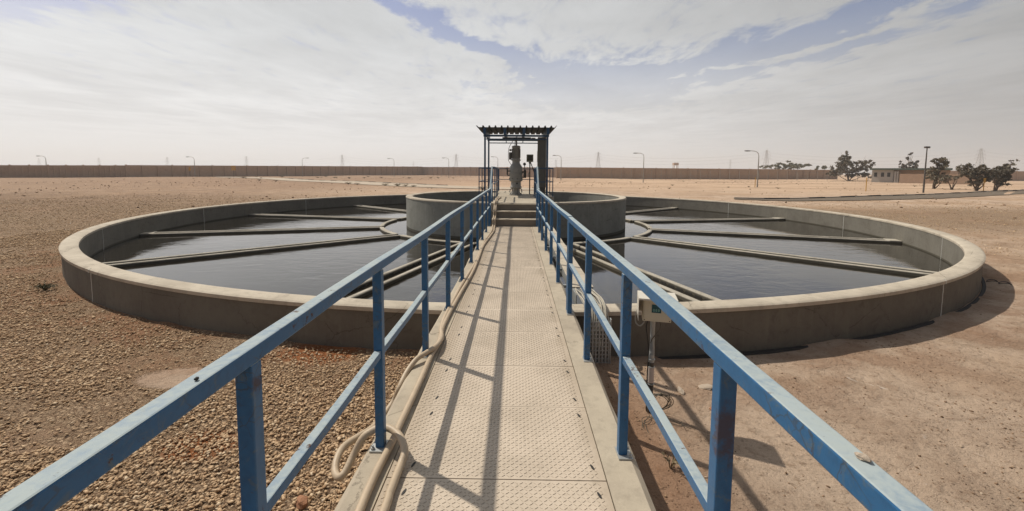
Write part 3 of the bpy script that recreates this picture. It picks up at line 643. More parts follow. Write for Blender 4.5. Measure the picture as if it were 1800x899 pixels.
def rail_pts(p0, p1, n=10, amp=.004, ph=0):
    p0, p1 = Vector(p0), Vector(p1); o = []
    for k in range(n+1):
        t = k/n; e = math.sin(t*math.pi)**.5
        o.append(p0.lerp(p1, t)+Vector((amp*e*math.sin(5*t+ph), 0, amp*.8*e*math.sin(8*t+ph*2))))
    return o
HT = 1.095; HM = .585
LX, RX = -.772, .617
def railing(name, label, x, ys, ph, base_side=1):
    g = thing(name, label, 'railing', (x, ys[0], 0), 'blue railings beside the walkway')
    for y in ys: post(g, x, y, 0, HT-.052, M['blue'])
    y0 = ys[0]-.026; y1 = ys[-1]+.026
    pts = []
    for k in range(len(ys)):
        pts.append((x+.003*math.sin(k*1.9+ph), ys[k] if 0 < k < len(ys)-1 else (y0 if k == 0 else y1), HT-.0255+.004*math.sin(k*2.7+ph)))
        if k < len(ys)-1: pts.append((x+.004*math.sin(k*1.9+ph+1), (ys[k]+ys[k+1])/2, HT-.0255+.003*math.sin(k*2.7+ph+1.2)))
    MB().bar(pts, .052, .051).build('top_rail', M['blue'], g, bevel=.005)
    for a, b in zip(ys[:-1], ys[1:]):
        MB().bar([(x, a+.0255, HM-.02), (x+.003, (a+b)/2, HM-.021+.002*math.sin(a*5)), (x, b-.0255, HM-.02)], .04, .04).build('mid_rail', M['blue'], g, bevel=.004)
    return g
YL = [-1.3, -.04, 1.21, 2.40, 3.66, 4.93, 6.25, 7.55, 8.8, 10.1, 11.4, 12.62]
YRn = [-1.3, -.04, 1.24, 2.37, 3.62, 4.83]; YRf = [4.955, 6.22, 7.48, 8.78, 10.1, 11.4, 12.62]
railing('guard_railing', 'long weathered blue square-tube railing on the left edge of the walkway', LX, YL, .3)
railing('guard_railing', 'near section of the blue railing on the right edge of the walkway', RX, YRn, 1.1)
railing('guard_railing', 'far section of the right blue railing, from double post to steps', RX+.004, YRf, 2.0)
# platform railings
ZP = .62
def prail(label, pts, posts, m=None):
    m = m or M['blue_dark']; g = thing('platform_railing', label, 'railing', (posts[0][0], posts[0][1], ZP), 'blue railings round the pump platform')
    for p in posts: post(g, p[0], p[1], ZP, ZP+1.09, m, True, .034)
    tp = [(p[0], p[1], p[2]+1.115) for p in pts]; MB().bar(tp, .042, .042).build('top_rail', m, g, bevel=.004)
    mp = [(p[0], p[1], p[2]+.58) for p in pts]; MB().bar(mp, .03, .03).build('mid_rail', m, g)
    return g
for sx, lab in ((-1, 'left'), (1, 'right')):
    x = LX+.005 if sx < 0 else RX+.06
    g = thing('stair_railing', 'short steep blue handrail climbing the %s side of the steps' % lab, 'railing', (x, 12.7, 0), 'blue handrails at the steps')
    MB().bar([(x, 12.66, HT-.03), (x, 13.1, HT-.01), (x+.0, 13.95, ZP+1.12), (x, 14.05, ZP+1.12)], .05, .05).build('top_rail', M['blue'], g, bevel=.004)
    MB().bar([(x, 12.66, HM), (x, 13.1, HM+.05), (x, 13.95, ZP+.58), (x, 14.05, ZP+.58)], .038, .038).build('mid_rail', M['blue'], g)
    post(g, x, 13.10, 0, HT-.03, M['blue'], False); post(g, x, 14.03, ZP-.0, ZP+1.095, M['blue'])
for sx, lab in ((-1, 'left'), (1, 'right')):
    X0 = sx*.72+(.0 if sx < 0 else 0); X1 = sx*1.45
    prail('blue railing on the %s front part of the pump platform' % lab, [(X0, 14.15, ZP), (X0, 17.14, ZP), (X1, 17.16, ZP), (X1, 20.25, ZP), (sx*.9, 20.26, ZP)],
          [(X0, 14.9), (X0, 16.1), (X0, 17.12), (X1, 17.17), (X1, 18.7), (X1, 20.24)])
prail('blue railing closing the rear end of the pump platform', [(-.86, 20.3, ZP), (-.86, 22.2, ZP), (.93, 22.2, ZP), (.93, 20.3, ZP)], [(-.86, 20.4), (-.86, 21.3), (-.86, 22.2), (.93, 22.2), (.93, 21.3), (.93, 20.4)])

# ---------------------------------------------------------------- canopy
cn = thing('canopy', 'flat corrugated roof on thin dark blue columns above the drive unit', 'canopy', (0, 18.6, ZP))
ZC = 2.975
for x in (-1.24, 1.24):
    for y in (17.45, 19.85):
        MB().box((x-.035, y-.035, ZP+.001), (x+.035, y+.035, ZC-.001)).build('column', M['blue_dark'], cn, bevel=.004)
for y in (17.45, 19.85): MB().box((-1.3, y-.03, ZC), (1.3, y+.03, ZC+.075)).build('beam', M['blue_dark'], cn)
for x in (-1.24, 1.24): MB().box((x-.05, 17.15, ZC+.076), (x+.05, 20.1, 3.30)).build('beam', M['blue_dark'], cn)
for y in (17.449, 19.849): MB().box((-1.2, y-.02, 2.86), (1.2, y+.02, 2.90)).build('brace', M['blue_dark'], cn)
for x in (-.45, .3):
    MB().box((x-.05, 17.15, ZC+.076), (x+.05, 20.1, 3.30)).build('purlin', M['blue_dark'], cn)
    MB().box((x-.018, 19.83, 2.901), (x+.018, 19.868, ZC-.001)).build('hanger', M['blue_dark'], cn)
# corrugated sheet: 13 ribs
pr = []; n = 13; x0 = -1.57; W_ = 3.14; p = W_/n; zr = 3.305
prof = [(x0, zr+.06)]
for k in range(n):
    xx = x0+.03+k*p
    if k: prof += [(xx-.035, zr), (xx-.018, zr+.07), (xx+.022, zr+.07), (xx+.04, zr)]
    else: prof += [(xx+.02, zr+.06), (xx+.04, zr)]
prof += [(x0+W_-.05, zr), (x0+W_-.025, zr+.07), (x0+W_, zr+.07)]
mb = MB(); k = len(prof); vs = [(x, 17.1, z) for x, z in prof]+[(x, 20.25, z) for x, z in prof]+[(x, 17.1, z+.006) for x, z in prof]+[(x, 20.25, z+.006) for x, z in prof]
fs = []
for i in range(k-1): fs += [(i, i+1, k+i+1, k+i), (2*k+i, 3*k+i, 3*k+i+1, 2*k+i+1), (i, 2*k+i, 2*k+i+1, i+1), (k+i, k+i+1, 3*k+i+1, 3*k+i)]
mb.add(vs, fs).build('roof_sheet', M['roof'], cn)
mb = MB().box((-.58, 18.4, 2.93), (.62, 18.52, 3.03)); mb.build('hoist_beam', M['pump_dark'], cn)
mb = MB().box((.63, 18.3, 2.93), (.80, 18.45, 3.01)); l_ = mb.build('floodlight', M['white'], cn, bevel=.01)
# duct column
dc = thing('cable_duct', 'tall grey rectangular duct standing at the right columns of the canopy', 'duct', (1.06, 17.6, ZP))
MB().box((.86, 17.52, ZP+.36), (1.195, 17.72, 2.97)).build('upper_duct', M['duct'], dc, bevel=.008)
MB().box((.90, 17.53, ZP+.001), (1.18, 17.71, ZP+.358)).build('lower_duct', M['pump_dark'], dc)
MB().box((.84, 17.47, 1.98), (.93, 17.519, 2.42)).build('cover', M['duct'], dc)
mb = MB().tube([(1.22, 17.6, ZP), (1.22, 17.6, 2.9), (1.25, 17.6, 3.1)], .018, 8); mb.build('conduit', M['black'], dc)

# ---------------------------------------------------------------- drive unit
PX, PY = .0, 18.15
du = thing('pump_drive', 'tall grey vertical motor and gearbox standing on the platform under the canopy', 'pump', (PX, PY, ZP))
c = (PX, PY, ZP)
MB().lathe([(0, .0), (.27, .0), (.27, .05), (.20, .06), (.17, .14), (.165, .26), (.19, .30), (.24, .31), (.24, .36), (.225, .37)], c, 28).build('base', M['pump'], du, True)
MB().lathe([(.225, .37), (.21, .40), (.205, .55), (.235, .58), (.275, .60), (.275, .66), (.262, .67), (.268, .86), (.278, .87), (.278, .93), (.262, .94), (.265, 1.12), (.24, 1.20), (.17, 1.30), (.155, 1.36), (.16, 1.42)], c, 28).build('gearbox', M['pump'], du, True)
mo = MB().lathe([(.16, 1.42), (.20, 1.43), (.20, 1.47), (.17, 1.48), (.165, 1.52)], c, 28).build('adaptor', M['pump'], du, True)
mb = MB().lathe([(.155, 1.52), (.155, 1.95)], c, 24)
for k in range(28):
    a = 2*math.pi*k/28; ca, sa = math.cos(a), math.sin(a)
    Mx = Matrix.Translation(c) @ Matrix.Rotation(a, 4, 'Z'); mb.box((.15, -.005, 1.53), (.182, .005, 1.93), Mx)
mb.build('motor', M['pump'], du)
MB().lathe([(.155, 1.95), (.175, 1.955), (.18, 1.99), (.165, 2.03), (.12, 2.045), (0, 2.05)], c, 24).build('fan_cowl', M['pump'], du, True)
MB().cbox((PX-.235, PY-.03, ZP+1.62), (.12, .17, .30)).build('terminal_box', M['pump_dark'], du, bevel=.01)
MB().cbox((PX-.235, PY-.03, ZP+1.86), (.09, .12, .08)).build('cable_gland', M['pump_dark'], du, bevel=.01)
mb = MB()
for k in range(8):
    a = 2*math.pi*k/8+.2
    for r_, z_ in ((.215, .06), (.255, .665)): mb.lathe([(0, .04), (.016, .04), (.016, 0), (0, 0)][::-1], (PX+r_*math.cos(a)*1.08, PY+r_*math.sin(a)*1.08, ZP+z_), 6)
mb.build('bolts', M['pump_dark'], du)
mb = MB()
for a in (200, 250, 300, 340):
    a = R(a); mb.tube([(PX+.17*math.cos(a), PY+.17*math.sin(a), ZP+.30), (PX+.25*math.cos(a), PY+.25*math.sin(a), ZP+.25), (PX+.27*math.cos(a), PY+.27*math.sin(a), ZP+.12)], .022, 8)
mb.build('foot_bracket', M['pump'], du)
MB().cbox((PX-.0, PY-.262, ZP+1.02), (.20, .03, .12)).build('name_plate', M['pump'], du, bevel=.004)
MB().cbox((PX+.04, PY-.215, ZP+.49), (.07, .03, .05)).build('inspection_port', M['black'], du)
mb = MB().tube([(PX-.26, PY-.05, ZP+1.0), (PX-.36, PY-.06, ZP+1.0)], .025, 8); mb.tube([(PX-.36, PY-.06, ZP+.86), (PX-.36, PY-.06, ZP+1.10)], .03, 8); mb.lathe([(0, 0), (.05, 0), (.05, .02), (0, .02)], (PX-.37, PY-.06, ZP+1.10), 12)
mb.tube([(PX-.36, PY-.06, ZP+.86), (PX-.33, PY-.05, ZP+.82), (PX-.26, PY-.04, ZP+.82)], .02, 8); mb.build('drain_valve', M['pump_dark'], du)
mb = MB().lathe([(0, 0), (.055, 0), (.06, .03), (.06, .26), (.05, .30), (.035, .34), (0, .34)], (PX+.37, PY-.05, ZP+.72), 14)
mb.tube([(PX+.26, PY-.05, ZP+.95), (PX+.42, PY-.05, ZP+1.0)], .035, 8); mb.tube([(PX+.26, PY-.04, ZP+.74), (PX+.37, PY-.05, ZP+.74)], .022, 8); mb.tube([(PX+.37, PY-.05, ZP+1.0), (PX+.35, PY-.05, ZP+1.25)], .016, 8)
mb.build('oil_pump', M['pump_dark'], du)
MB().lathe([(0, 0), (.062, 0), (.062, .04), (0, .04)], seg=18, M=Matrix.Translation((PX+.35, PY-.03, ZP+1.29)) @ Matrix.Rotation(R(90), 4, 'X')).build('pressure_gauge', M['black'], du)
for k, dx_ in enumerate((-.05, .0, .03)):
    mb = MB().tube(spline([(PX+dx_, PY+.05, 2.62), (PX+dx_*.8, PY+.08, 2.85), (PX+.02+dx_*.3, PY+.12, 3.0), (PX+.02, PY+.25, 3.05)], .05), .016, 7); mb.build('conduit', M['pump_dark'], du)
mb = MB().tube(spline([(PX, PY+.1, 3.0), (PX-.16, PY-.02, 2.82), (PX-.30, PY-.06, 2.55), (PX-.32, PY-.06, 2.2), (PX-.31, PY-.06, 2.05), (PX-.2, PY-.05, 1.88), (PX-.14, PY-.1, 1.86)], .05), .011, 6); mb.build('motor_cable', M['black'], du)
# local control station
cs = thing('control_station', 'small olive control box on a thin post right of the drive unit', 'control box', (.60, 19.0, ZP))
MB().cbox((.60, 19.0, 2.18), (.29, .14, .32)).build('case', M['olive'], cs, bevel=.012)
MB().cbox((.60, 18.925, 2.19), (.19, .015, .20)).build('cover', M['pump_dark'], cs)
MB().cbox((.60, 19.0, 1.985), (.10, .10, .06)).build('cable_gland', M['black'], cs)
MB().box((.575, 18.98, ZP+.001), (.625, 19.02, 1.955)).build('post', M['pump_dark'], cs)
MB().tube(spline([(.63, 18.98, 2.0), (.72, 18.96, 1.75), (.80, 18.9, 1.5), (.82, 18.9, 1.0), (.82, 18.9, .64)], .06), .02, 7).build('cable', M['black'], cs)
MB().tube(spline([(.6, 18.96, 1.6), (.55, 18.94, 1.52), (.55, 18.94, 1.40), (.60, 18.96, 1.36)], .04), .012, 6).build('hook', M['pump_dark'], cs)
# extra upright conduits at the left columns
ub = thing('conduit_rack', 'narrow upright frame with pipes beside the left front column of the canopy', 'rack', (-1.06, 17.3, ZP))
for x in (-1.02, -.95): MB().box((x-.02, 17.25, ZP+.001), (x+.02, 17.29, ZP+1.05)).build('upright', M['blue_dark'], ub)
MB().box((-.99, 17.22, ZP+.80), (-.90, 17.249, ZP+.98)).build('switch', M['pump_dark'], ub, bevel=.005)

# ---------------------------------------------------------------- hoses
HR = .0212
def hose(label, P, r=HR, ribs=True):
    pts = spline(P, .008 if ribs else .03)
    mb = MB().tube(pts, (lambda i: r*(1+.035*math.sin(i*math.pi*.9))) if ribs else r, 12)
    o = mb.build('hose', M['hose'], None, True); tag(o, label, 'hose', 'beige hoses along the walkway'); return o
Z0 = HR+.003
def along(L): return [tuple(at(x, y, z)) for x, y, z in L]
def climb(x, d): return [(x+.02, 11.3, Z0), (x, 12.2, Z0), (x, 12.55, .06), (x, 12.62, .20), (x, 12.72, .235), (x, 12.95, .27), (x, 13.02, .42), (x, 13.2, .445), (x, 13.38, .55), (x+.01, 13.5, .65), (x, 14.0, .646), (x-.02, 15.0, .646), (x+d, 16.2, .646)]
hose('beige hose lying straight along the left deck edge up to the pump', [(-.70, .5, Z0), (-.69, 1.3, Z0)]+along([(632, 899, Z0), (650, 856, Z0), (667, 820, Z0), (688, 780, Z0), (706, 740, Z0), (725, 700, Z0), (741, 665, Z0), (758, 626, Z0), (772, 601, Z0), (778, 577, Z0), (787, 557, Z0), (797, 538, Z0), (811, 513, Z0), (821, 496, Z0), (833, 474, Z0), (843, 449, Z0), (851, 430, Z0)])+climb(-.60, .05))
hose('beige ribbed hose looping over the deck edge round the railing post', [(-.58, .5, Z0), (-.60, 1.3, Z0)]+along([(675, 899, Z0), (685, 868, Z0), (694, 844, Z0), (704, 818, Z0+.005), (711, 798, Z0+.03), (709, 781, Z0+.05), (700, 764, Z0+.06), (684, 753, Z0+.06), (668, 752, Z0+.05), (652, 759, Z0+.03), (637, 771, Z0), (622, 799, -.05), (609, 826, -.10), (600, 838, -.12), (593, 838, -.13), (589, 828, -.13), (592, 808, -.11), (604, 786, -.10), (628, 769, -.12), (655, 752, -.18), (676, 728, -.22), (692, 705, -.18), (702, 682, -.08), (715, 655, -.01), (732, 632, Z0+.02), (750, 620, Z0+.035), (766, 609, Z0+.04), (776, 594, Z0+.02), (776, 577, Z0), (783, 556, Z0), (795, 532, Z0), (808, 507, Z0), (820, 487, Z0), (833, 466, Z0), (844, 442, Z0), (852, 424, Z0)])+climb(-.655, .0))

# ---------------------------------------------------------------- cable tray on the right
ct = thing('cable_tray', 'covered cable tray right of the walkway, pale cables spilling over the tank rim', 'cable tray', (.95, 5.5, 0))
TX0, TX1 = .79, 1.09
for a, b in ((5.95, 6.9), (6.905, 8.4), (8.405, 9.9), (9.905, 11.3), (11.305, 12.66)):
    MB().box((TX0, a, -.002), (TX1, b, .012)).build('cover_plate', M['rim'], ct, bevel=.003)
MB().box((TX0+.01, 5.6, -.16), (TX0+.02, 12.6, -.005)).build('side_channel', M['galv'], ct)
MB().box((TX1-.02, 5.6, -.16), (TX1-.01, 12.6, -.005)).build('side_channel', M['galv'], ct)
mb = MB()
for k in range(6): mb.box((.691, 6.3+k*1.1, -.10), (TX0+.01, 6.35+k*1.1, -.06))
mb.build('bracket', M['galv'], ct)
# perforated drop section outside the tank
mb = MB(); yy = 4.80
xs = np.linspace(TX0+.02, TX1-.02, 8)
for x in xs: mb.box((x-.009, yy, -.66), (x+.009, yy+.004, -.08))
for k in range(13): mb.box((TX0+.011, yy+.0045, -.66+k*.047), (TX1-.011, yy+.008, -.645+k*.047))
mb.box((TX0+.0, yy-.01, -.66), (TX0+.01, yy+.05, -.05)); mb.box((TX1-.01, yy-.01, -.66), (TX1, yy+.05, -.05)); mb.build('perforated_drop', M['galv'], ct)
rr_ = random.Random(5)
for k in range(16):
    x = TX0+.02+(TX1-TX0-.045)*k/15; j = lambda s=.008: rr_.uniform(-s, s); z_ = .012*(k % 3); r_ = rr_.choice((.006, .008, .0095))
    P = [(x+j(), 6.2, -.03+z_*.3), (x+j(), 5.85, -.02+z_), (x+j(), 5.5, .02+z_+j()), (x+j(.012), 5.2, .045+z_+j()), (x+j(.012), 4.98, .02+z_+j()), (x+j(), 4.87, -.06+j()), (x+j(), 4.83-.01*(k % 2), -.2), (x+j(), 4.83, -.42), (x+j(), 4.85, -.68)]
    MB().tube(spline(P, .05), r_, 6).build('cable', M['cable'] if k % 4 else M['cable_grey'], ct, True)

# ---------------------------------------------------------------- instrument on its pole
ix, iy = 1.245, 3.86; ig = float(gz(ix, iy))
ins = thing('instrument_post', 'cream instrument box with a small teal display under a sun hood on a pipe', 'instrument', (ix, iy, ig))
MB().tube([(ix, iy, ig-.1), (ix+.004, iy, -.05), (ix+.004, iy, .30)], .024, 14).build('pole', M['galv'], ins, True)
MB().tube([(ix, iy, ig-.05), (ix+.002, iy, -.12)], .027, 14).build('lower_sleeve', M['lampdark'], ins, True)
MB().lathe([(.0295, 0), (.0295, .15)], (ix+.001, iy, -.31), 14).build('printed_tape', M['tape'], ins, True)
for z_ in (-.10, -.17, -.33): MB().lathe([(.026, 0), (.032, .002), (.032, .010), (.026, .012)], (ix+.003, iy, z_), 12).build('clip', M['galv'], ins)
Mi = Matrix.Translation((1.248, iy-.075, .402)) @ Matrix.Rotation(R(-13), 4, 'Z')
MB().box((-.115, -.05, -.105), (.125, .05, .10), Mi).build('case', M['box'], ins, bevel=.006)
MB().box((-.105, -.056, -.085), (.115, -.0505, .09), Mi).build('door', M['box'], ins, bevel=.003)
MB().box((-.040, -.0605, -.022), (.038, -.0565, .050), Mi).build('display', M['screen'], ins)
mb = MB()
def seg8(x, z, s):
    for (a, b, c_, d) in ((0,0,1,.18),(0,.82,1,1),(0,1.64,1,1.82),(0,0,.2,1.82),(.8,0,1,1.82)): mb.box((x+a*s, -.0625, z+b*s), (x+c_*s, -.061, z+d*s), Mi)
for k in range(3): seg8(-.028+k*.020, -.010, .0115)
mb.build('digits', M['digits'], ins)
for xx, zz_ in ((-.10, .085), (-.10, -.09), (.11, -.09)): MB().lathe([(0, .003), (.005, .002), (.005, 0)], seg=8, M=Mi @ Matrix.Translation((xx, -.0565, zz_)) @ Matrix.Rotation(R(90), 4, 'X')).build('screw', M['pump_dark'], ins)
mb = MB(); mb.box((-.155, -.135, .116), (.165, .12, .119), Mi); mb.box((-.156, -.133, -.08), (-.153, .12, .115), Mi); mb.box((.163, -.133, -.08), (.166, .12, .115), Mi); mb.box((-.152, .117, -.07), (.162, .12, .115), Mi); mb.box((-.155, -.138, .104), (.165, -.1355, .119), Mi)
mb.build('sun_hood', M['hood'], ins)
Pm = lambda x, y, z: Mi @ Vector((x, y, z))
MB().tube(spline([Pm(-.09, 0, -.106), Pm(-.10, 0, -.14), Pm(-.13, 0, -.17), Pm(-.165, .01, -.15), Pm(-.17, .02, -.09), Pm(-.15, .05, -.03)], .02), .007, 7).build('cable', M['cable_grey'], ins, True)
MB().tube(spline([Pm(.03, 0, -.106), Pm(.045, 0, -.15), Pm(.03, 0, -.20), Pm(-.0, .03, -.26), Pm(-.03, .07, -.40), (ix+.03, iy-.01, ig+.03)], .03), .005, 6).build('cable', M['wire'], ins, True)
MB().tube(spline([Pm(-.06, 0, -.106), Pm(-.075, .02, -.18), (ix-.03, iy-.01, .0), (ix-.032, iy, -.3), (ix-.035, iy-.02, ig+.02)], .03), .005, 6).build('cable', M['black'], ins, True)
# loose coil at the foot
cw = thing('wire_coil', 'loose tangle of thin dark wire at the foot of the instrument pipe', 'wire', (1.34, 3.8, ig))
for k in range(6):
    a0 = rr_.uniform(0, 6.28); rx = rr_.uniform(.07, .11); rz = rr_.uniform(.08, .12); yaw = rr_.uniform(-.6, .6); cxk = 1.31+rr_.uniform(-.02, .03)
    pts = []
    for i in range(26):
        t = a0+2*math.pi*i/23; ex = rx*math.cos(t); ez = rz*math.sin(t)
        pts.append((cxk+ex*math.cos(yaw), 3.80+ex*math.sin(yaw)-.05*math.sin(t), ig+.13+ez))
    MB().tube(pts, .0035, 5).build('loop', M['wire'], cw)
for k in range(4):
    P = [(1.30, 3.8, ig+.05)]
    for s_ in range(5): P.append((1.30+(-.05-.04*s_)*(1 if k < 3 else -1.2)+rr_.uniform(-.05, .05), 3.75-.05*s_+rr_.uniform(-.06, .06), ig+.012+.03*rr_.random()))
    MB().tube(spline(P, .03), .003, 5).build('loose_end', M['wire'], cw)

# ---------------------------------------------------------------- small loose things
def rock(label, x, y, s, m, name='rock', cat='rock', z=None, flatz=.6, seed=1):
    r = random.Random(seed); g = (1+5**.5)/2
    import bmesh
    bm = bmesh.new(); bmesh.ops.create_icosphere(bm, subdivisions=2, radius=1)
    for v in bm.verts: v.co *= 1+r.uniform(-.18, .18)
    for v in bm.verts: v.co = Vector((v.co.x*s[0], v.co.y*s[1], v.co.z*s[2]))
    me = bpy.data.meshes.new(name); bm.to_mesh(me); bm.free(); me.materials.append(m)
    o = bpy.data.objects.new(name, me); COL.objects.link(o); o.location = (x, y, (float(gz(x, y)) if z is None else z)+s[2]*.45); o.rotation_euler = (r.uniform(-.2, .2), r.uniform(-.2, .2), r.uniform(0, 3))
    return tag(o, label, cat)
rock('fist-sized reddish brown rock on the pale gravel left of the walkway', -1.36, 2.62, (.055, .04, .035), M['rock'])
rock('flat broken slab of soil lying on the sand behind the instrument pipe', 1.98, 4.36, (.09, .05, .018), M['shard'], seed=2)
rock('jagged clod of earth just right of the instrument pipe', 1.68, 4.25, (.06, .03, .02), M['shard'], seed=3)
rock('small dark clod on the sand below the flat broken slab', 1.86, 3.95, (.03, .025, .015), M['rock'], seed=4)
rock('little pale stone lying on top of the near right handrail', .622, .745, (.008, .013, .005), M['shard'], 'stone', 'stone', z=HT+.001, seed=5)
rock('tiny dark pebble on top of the near left handrail', -.765, 1.0, (.005, .006, .004), M['matte_black'], 'stone', 'stone', z=HT+.001, seed=6)
rock('dark stone lying at the foot of the tank wall at the far right', 10.6, 8.4, (.10, .06, .05), M['matte_black'], seed=8)
def tuft(label, x, y, h, n, m, seed, spread=.5, z=None, cat='plant', name='weed'):
    r = random.Random(seed); mb = MB(); z0 = float(gz(x, y)) if z is None else z
    for k in range(n):
        a = r.uniform(0, 6.28); l = h*r.uniform(.5, 1); sp = spread*r.uniform(.2, 1)*h
        P = [Vector((x, y, z0-.01)), Vector((x+sp*.4*math.cos(a), y+sp*.4*math.sin(a), z0+l*.6)), Vector((x+sp*math.cos(a), y+sp*math.sin(a), z0+l*r.uniform(.6, 1)))]
        mb.tube(P, .0025*max(1, h*5), 3)
        for q in range(4):
            c = P[1].lerp(P[2], r.random()); d = .02*max(1, h*2.5); u = Vector((r.uniform(-1, 1), r.uniform(-1, 1), r.uniform(-1, 1)))*d; v = Vector((r.uniform(-1, 1), r.uniform(-1, 1), r.uniform(-1, 1)))*d
            mb.add([c, c+u, c+u+v, c+v*.6], [(0, 1, 2, 3)])
    return tag(mb.build(name, m), label, cat)
tuft('small grey-green weed in the gravel left of the tank', *(at(80, 513, -.57).xy), .16, 60, M['scrub'], 3, 1.2)
tuft('dry wiry weed on the reddish sand below the wire coil', 1.15, 3.05, .14, 10, M['dry'], 4, .8)
tuft('brown dry weed caught on the tank rim at the trough end', 3.55, 5.75, .10, 30, M['dry'], 5, 1.2, z=-.35)
tuft('tiny green sprout among the gravel beside the near left post', *(at(446, 793, -.57).xy), .03, 14, M['scrub'], 6, 1.4)
mb = MB(); 
for k in range(2):
    c0 = at(1745+k*22, 497+k*4, -.6); mb.tube([c0+Vector((.09*math.cos(i*.52), .09*math.sin(i*.52), .03+.02*math.sin(i))) for i in range(12)], .008, 6)
tag(mb.build('rubber_loop', M['black']), 'two small black rubber loops on the shaded soil at the far right tank foot', 'rubber loop')

# ---------------------------------------------------------------- far setting: road, track
def strip(name, pa, pb, m, dz=.03):
    mb = MB(); n = len(pa); vs = []
    for a, b in zip(pa, pb): vs += [(a[0], a[1], float(gz(a[0], a[1]))+dz), (b[0], b[1], float(gz(b[0], b[1]))+dz)]
    fs = [(2*i, 2*i+1, 2*i+3, 2*i+2) for i in range(n-1)]
    return mb.add(vs, fs).build(name, m)
def smooth(P, n=60):
    q = spline([Vector((p[0], p[1], 0)) for p in P], 1.); return [q[int(i*(len(q)-1)/n)] for i in range(n+1)]
up_ = [at(x, y, -.6) for x, y in ((1290, 349.6), (1330, 350.4), (1380, 350.8), (1464, 348.5), (1562, 345), (1640, 342), (1707, 339), (1800, 334))]; up_.append(up_[-1]+(up_[-1]-up_[-2])*3)
lo_ = [at(x, y, -.6) for x, y in ((1290, 351), (1330, 352.5), (1380, 354), (1464, 353.5), (1562, 351.5), (1640, 349.5), (1707, 346), (1800, 341.5))]; lo_.append(lo_[-1]+(lo_[-1]-lo_[-2])*3)
tag(strip('road', smooth(up_, 120), smooth(lo_, 120), M['asphalt'], .05), kind='structure')
ta = [at(x, y, -.6) for x, y in ((380, 312.5), (440, 313), (500, 315), (600, 319), (700, 323.5), (800, 328), (860, 330), (960, 332))]
tb = [at(x, y, -.6) for x, y in ((380, 313.6), (440, 315), (500, 317.5), (600, 323), (700, 328.5), (800, 332.5), (860, 334), (960, 335.5))]
tag(strip('track', smooth(ta, 120), smooth(tb, 120), M['track'], .06), kind='structure')
# kerb stones: black and pale blocks along the road
kp = smooth(up_, 400); step = 2.2; acc = 0; k = 0; i = 0
proto = {}
def kerbs(path, step, lo, hi, label_d, label_l, group):
    L = [0]
    for a, b in zip(path[:-1], path[1:]): L.append(L[-1]+(b-a).length)
    s = 0; k = 0
    while s+step < L[-1] and k < hi:
        def P(t):
            j = max(0, min(len(L)-2, next((q for q in range(len(L)-1) if L[q+1] >= t), len(L)-2))); f = (t-L[j])/(L[j+1]-L[j]+1e-9); return path[j].lerp(path[j+1], f)
        a, b = P(s), P(s+step-.04); d = (b-a).normalized(); key = (k % 2, group)
        if key not in proto:
            me = MB().box((0, -.1, -.1), (step-.04, .1, .11)).build('kerb_stone', M['kerb_dark'] if k % 2 else M['kerb_light'], bevel=.02); proto[key] = me; o = me
        else: o = proto[key].copy(); COL.objects.link(o)
        o.location = (a.x, a.y, float(gz(a.x, a.y))+.03); o.rotation_euler.z = math.atan2(d.y, d.x)
        tag(o, label_d if k % 2 else label_l, 'kerb stone', group); s += step; k += 1
kerbs(kp, 2.35, 0, 38, 'black painted kerb stone on the far edge of the asphalt road at right', 'pale kerb stone on the far edge of the asphalt road at right', 'kerb stones along the right road')
kerbs(smooth(ta[2:6], 300), 2.6, 0, 34, 'small dark kerb stone along the pale track at left', 'small pale kerb stone along the pale track at left', 'kerb stones along the left track')
# ---------------------------------------------------------------- perimeter walls
def wall_seg(label, pts, m, panels, pil=True, thick=.25):
    """pts: list of (px, ybottom, ytop)"""
    g = thing('perimeter_wall', label, 'wall', tuple(at(pts[0][0], pts[0][1], -.6)), 'perimeter wall sections')
    P = []
    for x, yb, yt in pts:
        a = at(x, yb, -.6); P.append((a.x, a.y, ztop(a.x, a.y, yt)))
    mb = MB()
    vs = []; fs = []
    d = (Vector(P[-1][:2])-Vector(P[0][:2])).normalized(); nn = Vector((-d.y, d.x))*thick
    for x, y, z in P: vs += [(x, y, -1.2), (x, y, z), (x+nn.x, y+nn.y, z), (x+nn.x, y+nn.y, -1.2)]
    for i in range(len(P)-1):
        for a in range(4): b = (a+1) % 4; fs.append((4*i+a, 4*i+b, 4*i+4+b, 4*i+4+a))
    fs += [(0, 3, 2, 1), (4*len(P)-4, 4*len(P)-3, 4*len(P)-2, 4*len(P)-1)]
    mb.add(vs, fs); mb.build('wall_panels', m, g)
    a = Vector(P[0]); b = Vector(P[-1]); ang = math.atan2(d.y, d.x)
    for k in range(panels+1):
        t = k/panels; c = a.lerp(b, t)
        Mx = Matrix.Translation((c.x-nn.x*.4, c.y-nn.y*.4, 0)) @ Matrix.Rotation(ang, 4, 'Z'); MB().box((-.14, -.16, -1.2), (.14, .16, c.z+(.25 if k % 3 == 0 else .05)), Mx).build('pilaster', m, g)
    mb = MB(); mb.bar([Vector((p[0]+nn.x*.5, p[1]+nn.y*.5, p[2]+.06)) for p in (P[0], P[-1])], .42, .10); mb.build('coping', m, g)
    return P
wall_seg('nearest reddish-brown perimeter wall at the far left of the picture', [(-330, 314.5, 291), (222, 312, 291.7)], M['wall'], 44)
wall_seg('reddish-brown perimeter wall left of centre, from the first step in height to the corner', [(222.2, 312, 291.2), (742, 308.5, 293.6)], M['wall'], 34)
wall_seg('paler distant perimeter wall behind the canopy', [(742.5, 308.5, 294.2), (978, 312, 295)], M['wall_far'], 22)
wall_seg('reddish-brown perimeter wall right of the canopy', [(978, 313.7, 294.8), (1386, 315.7, 298.6)], M['wall'], 22)
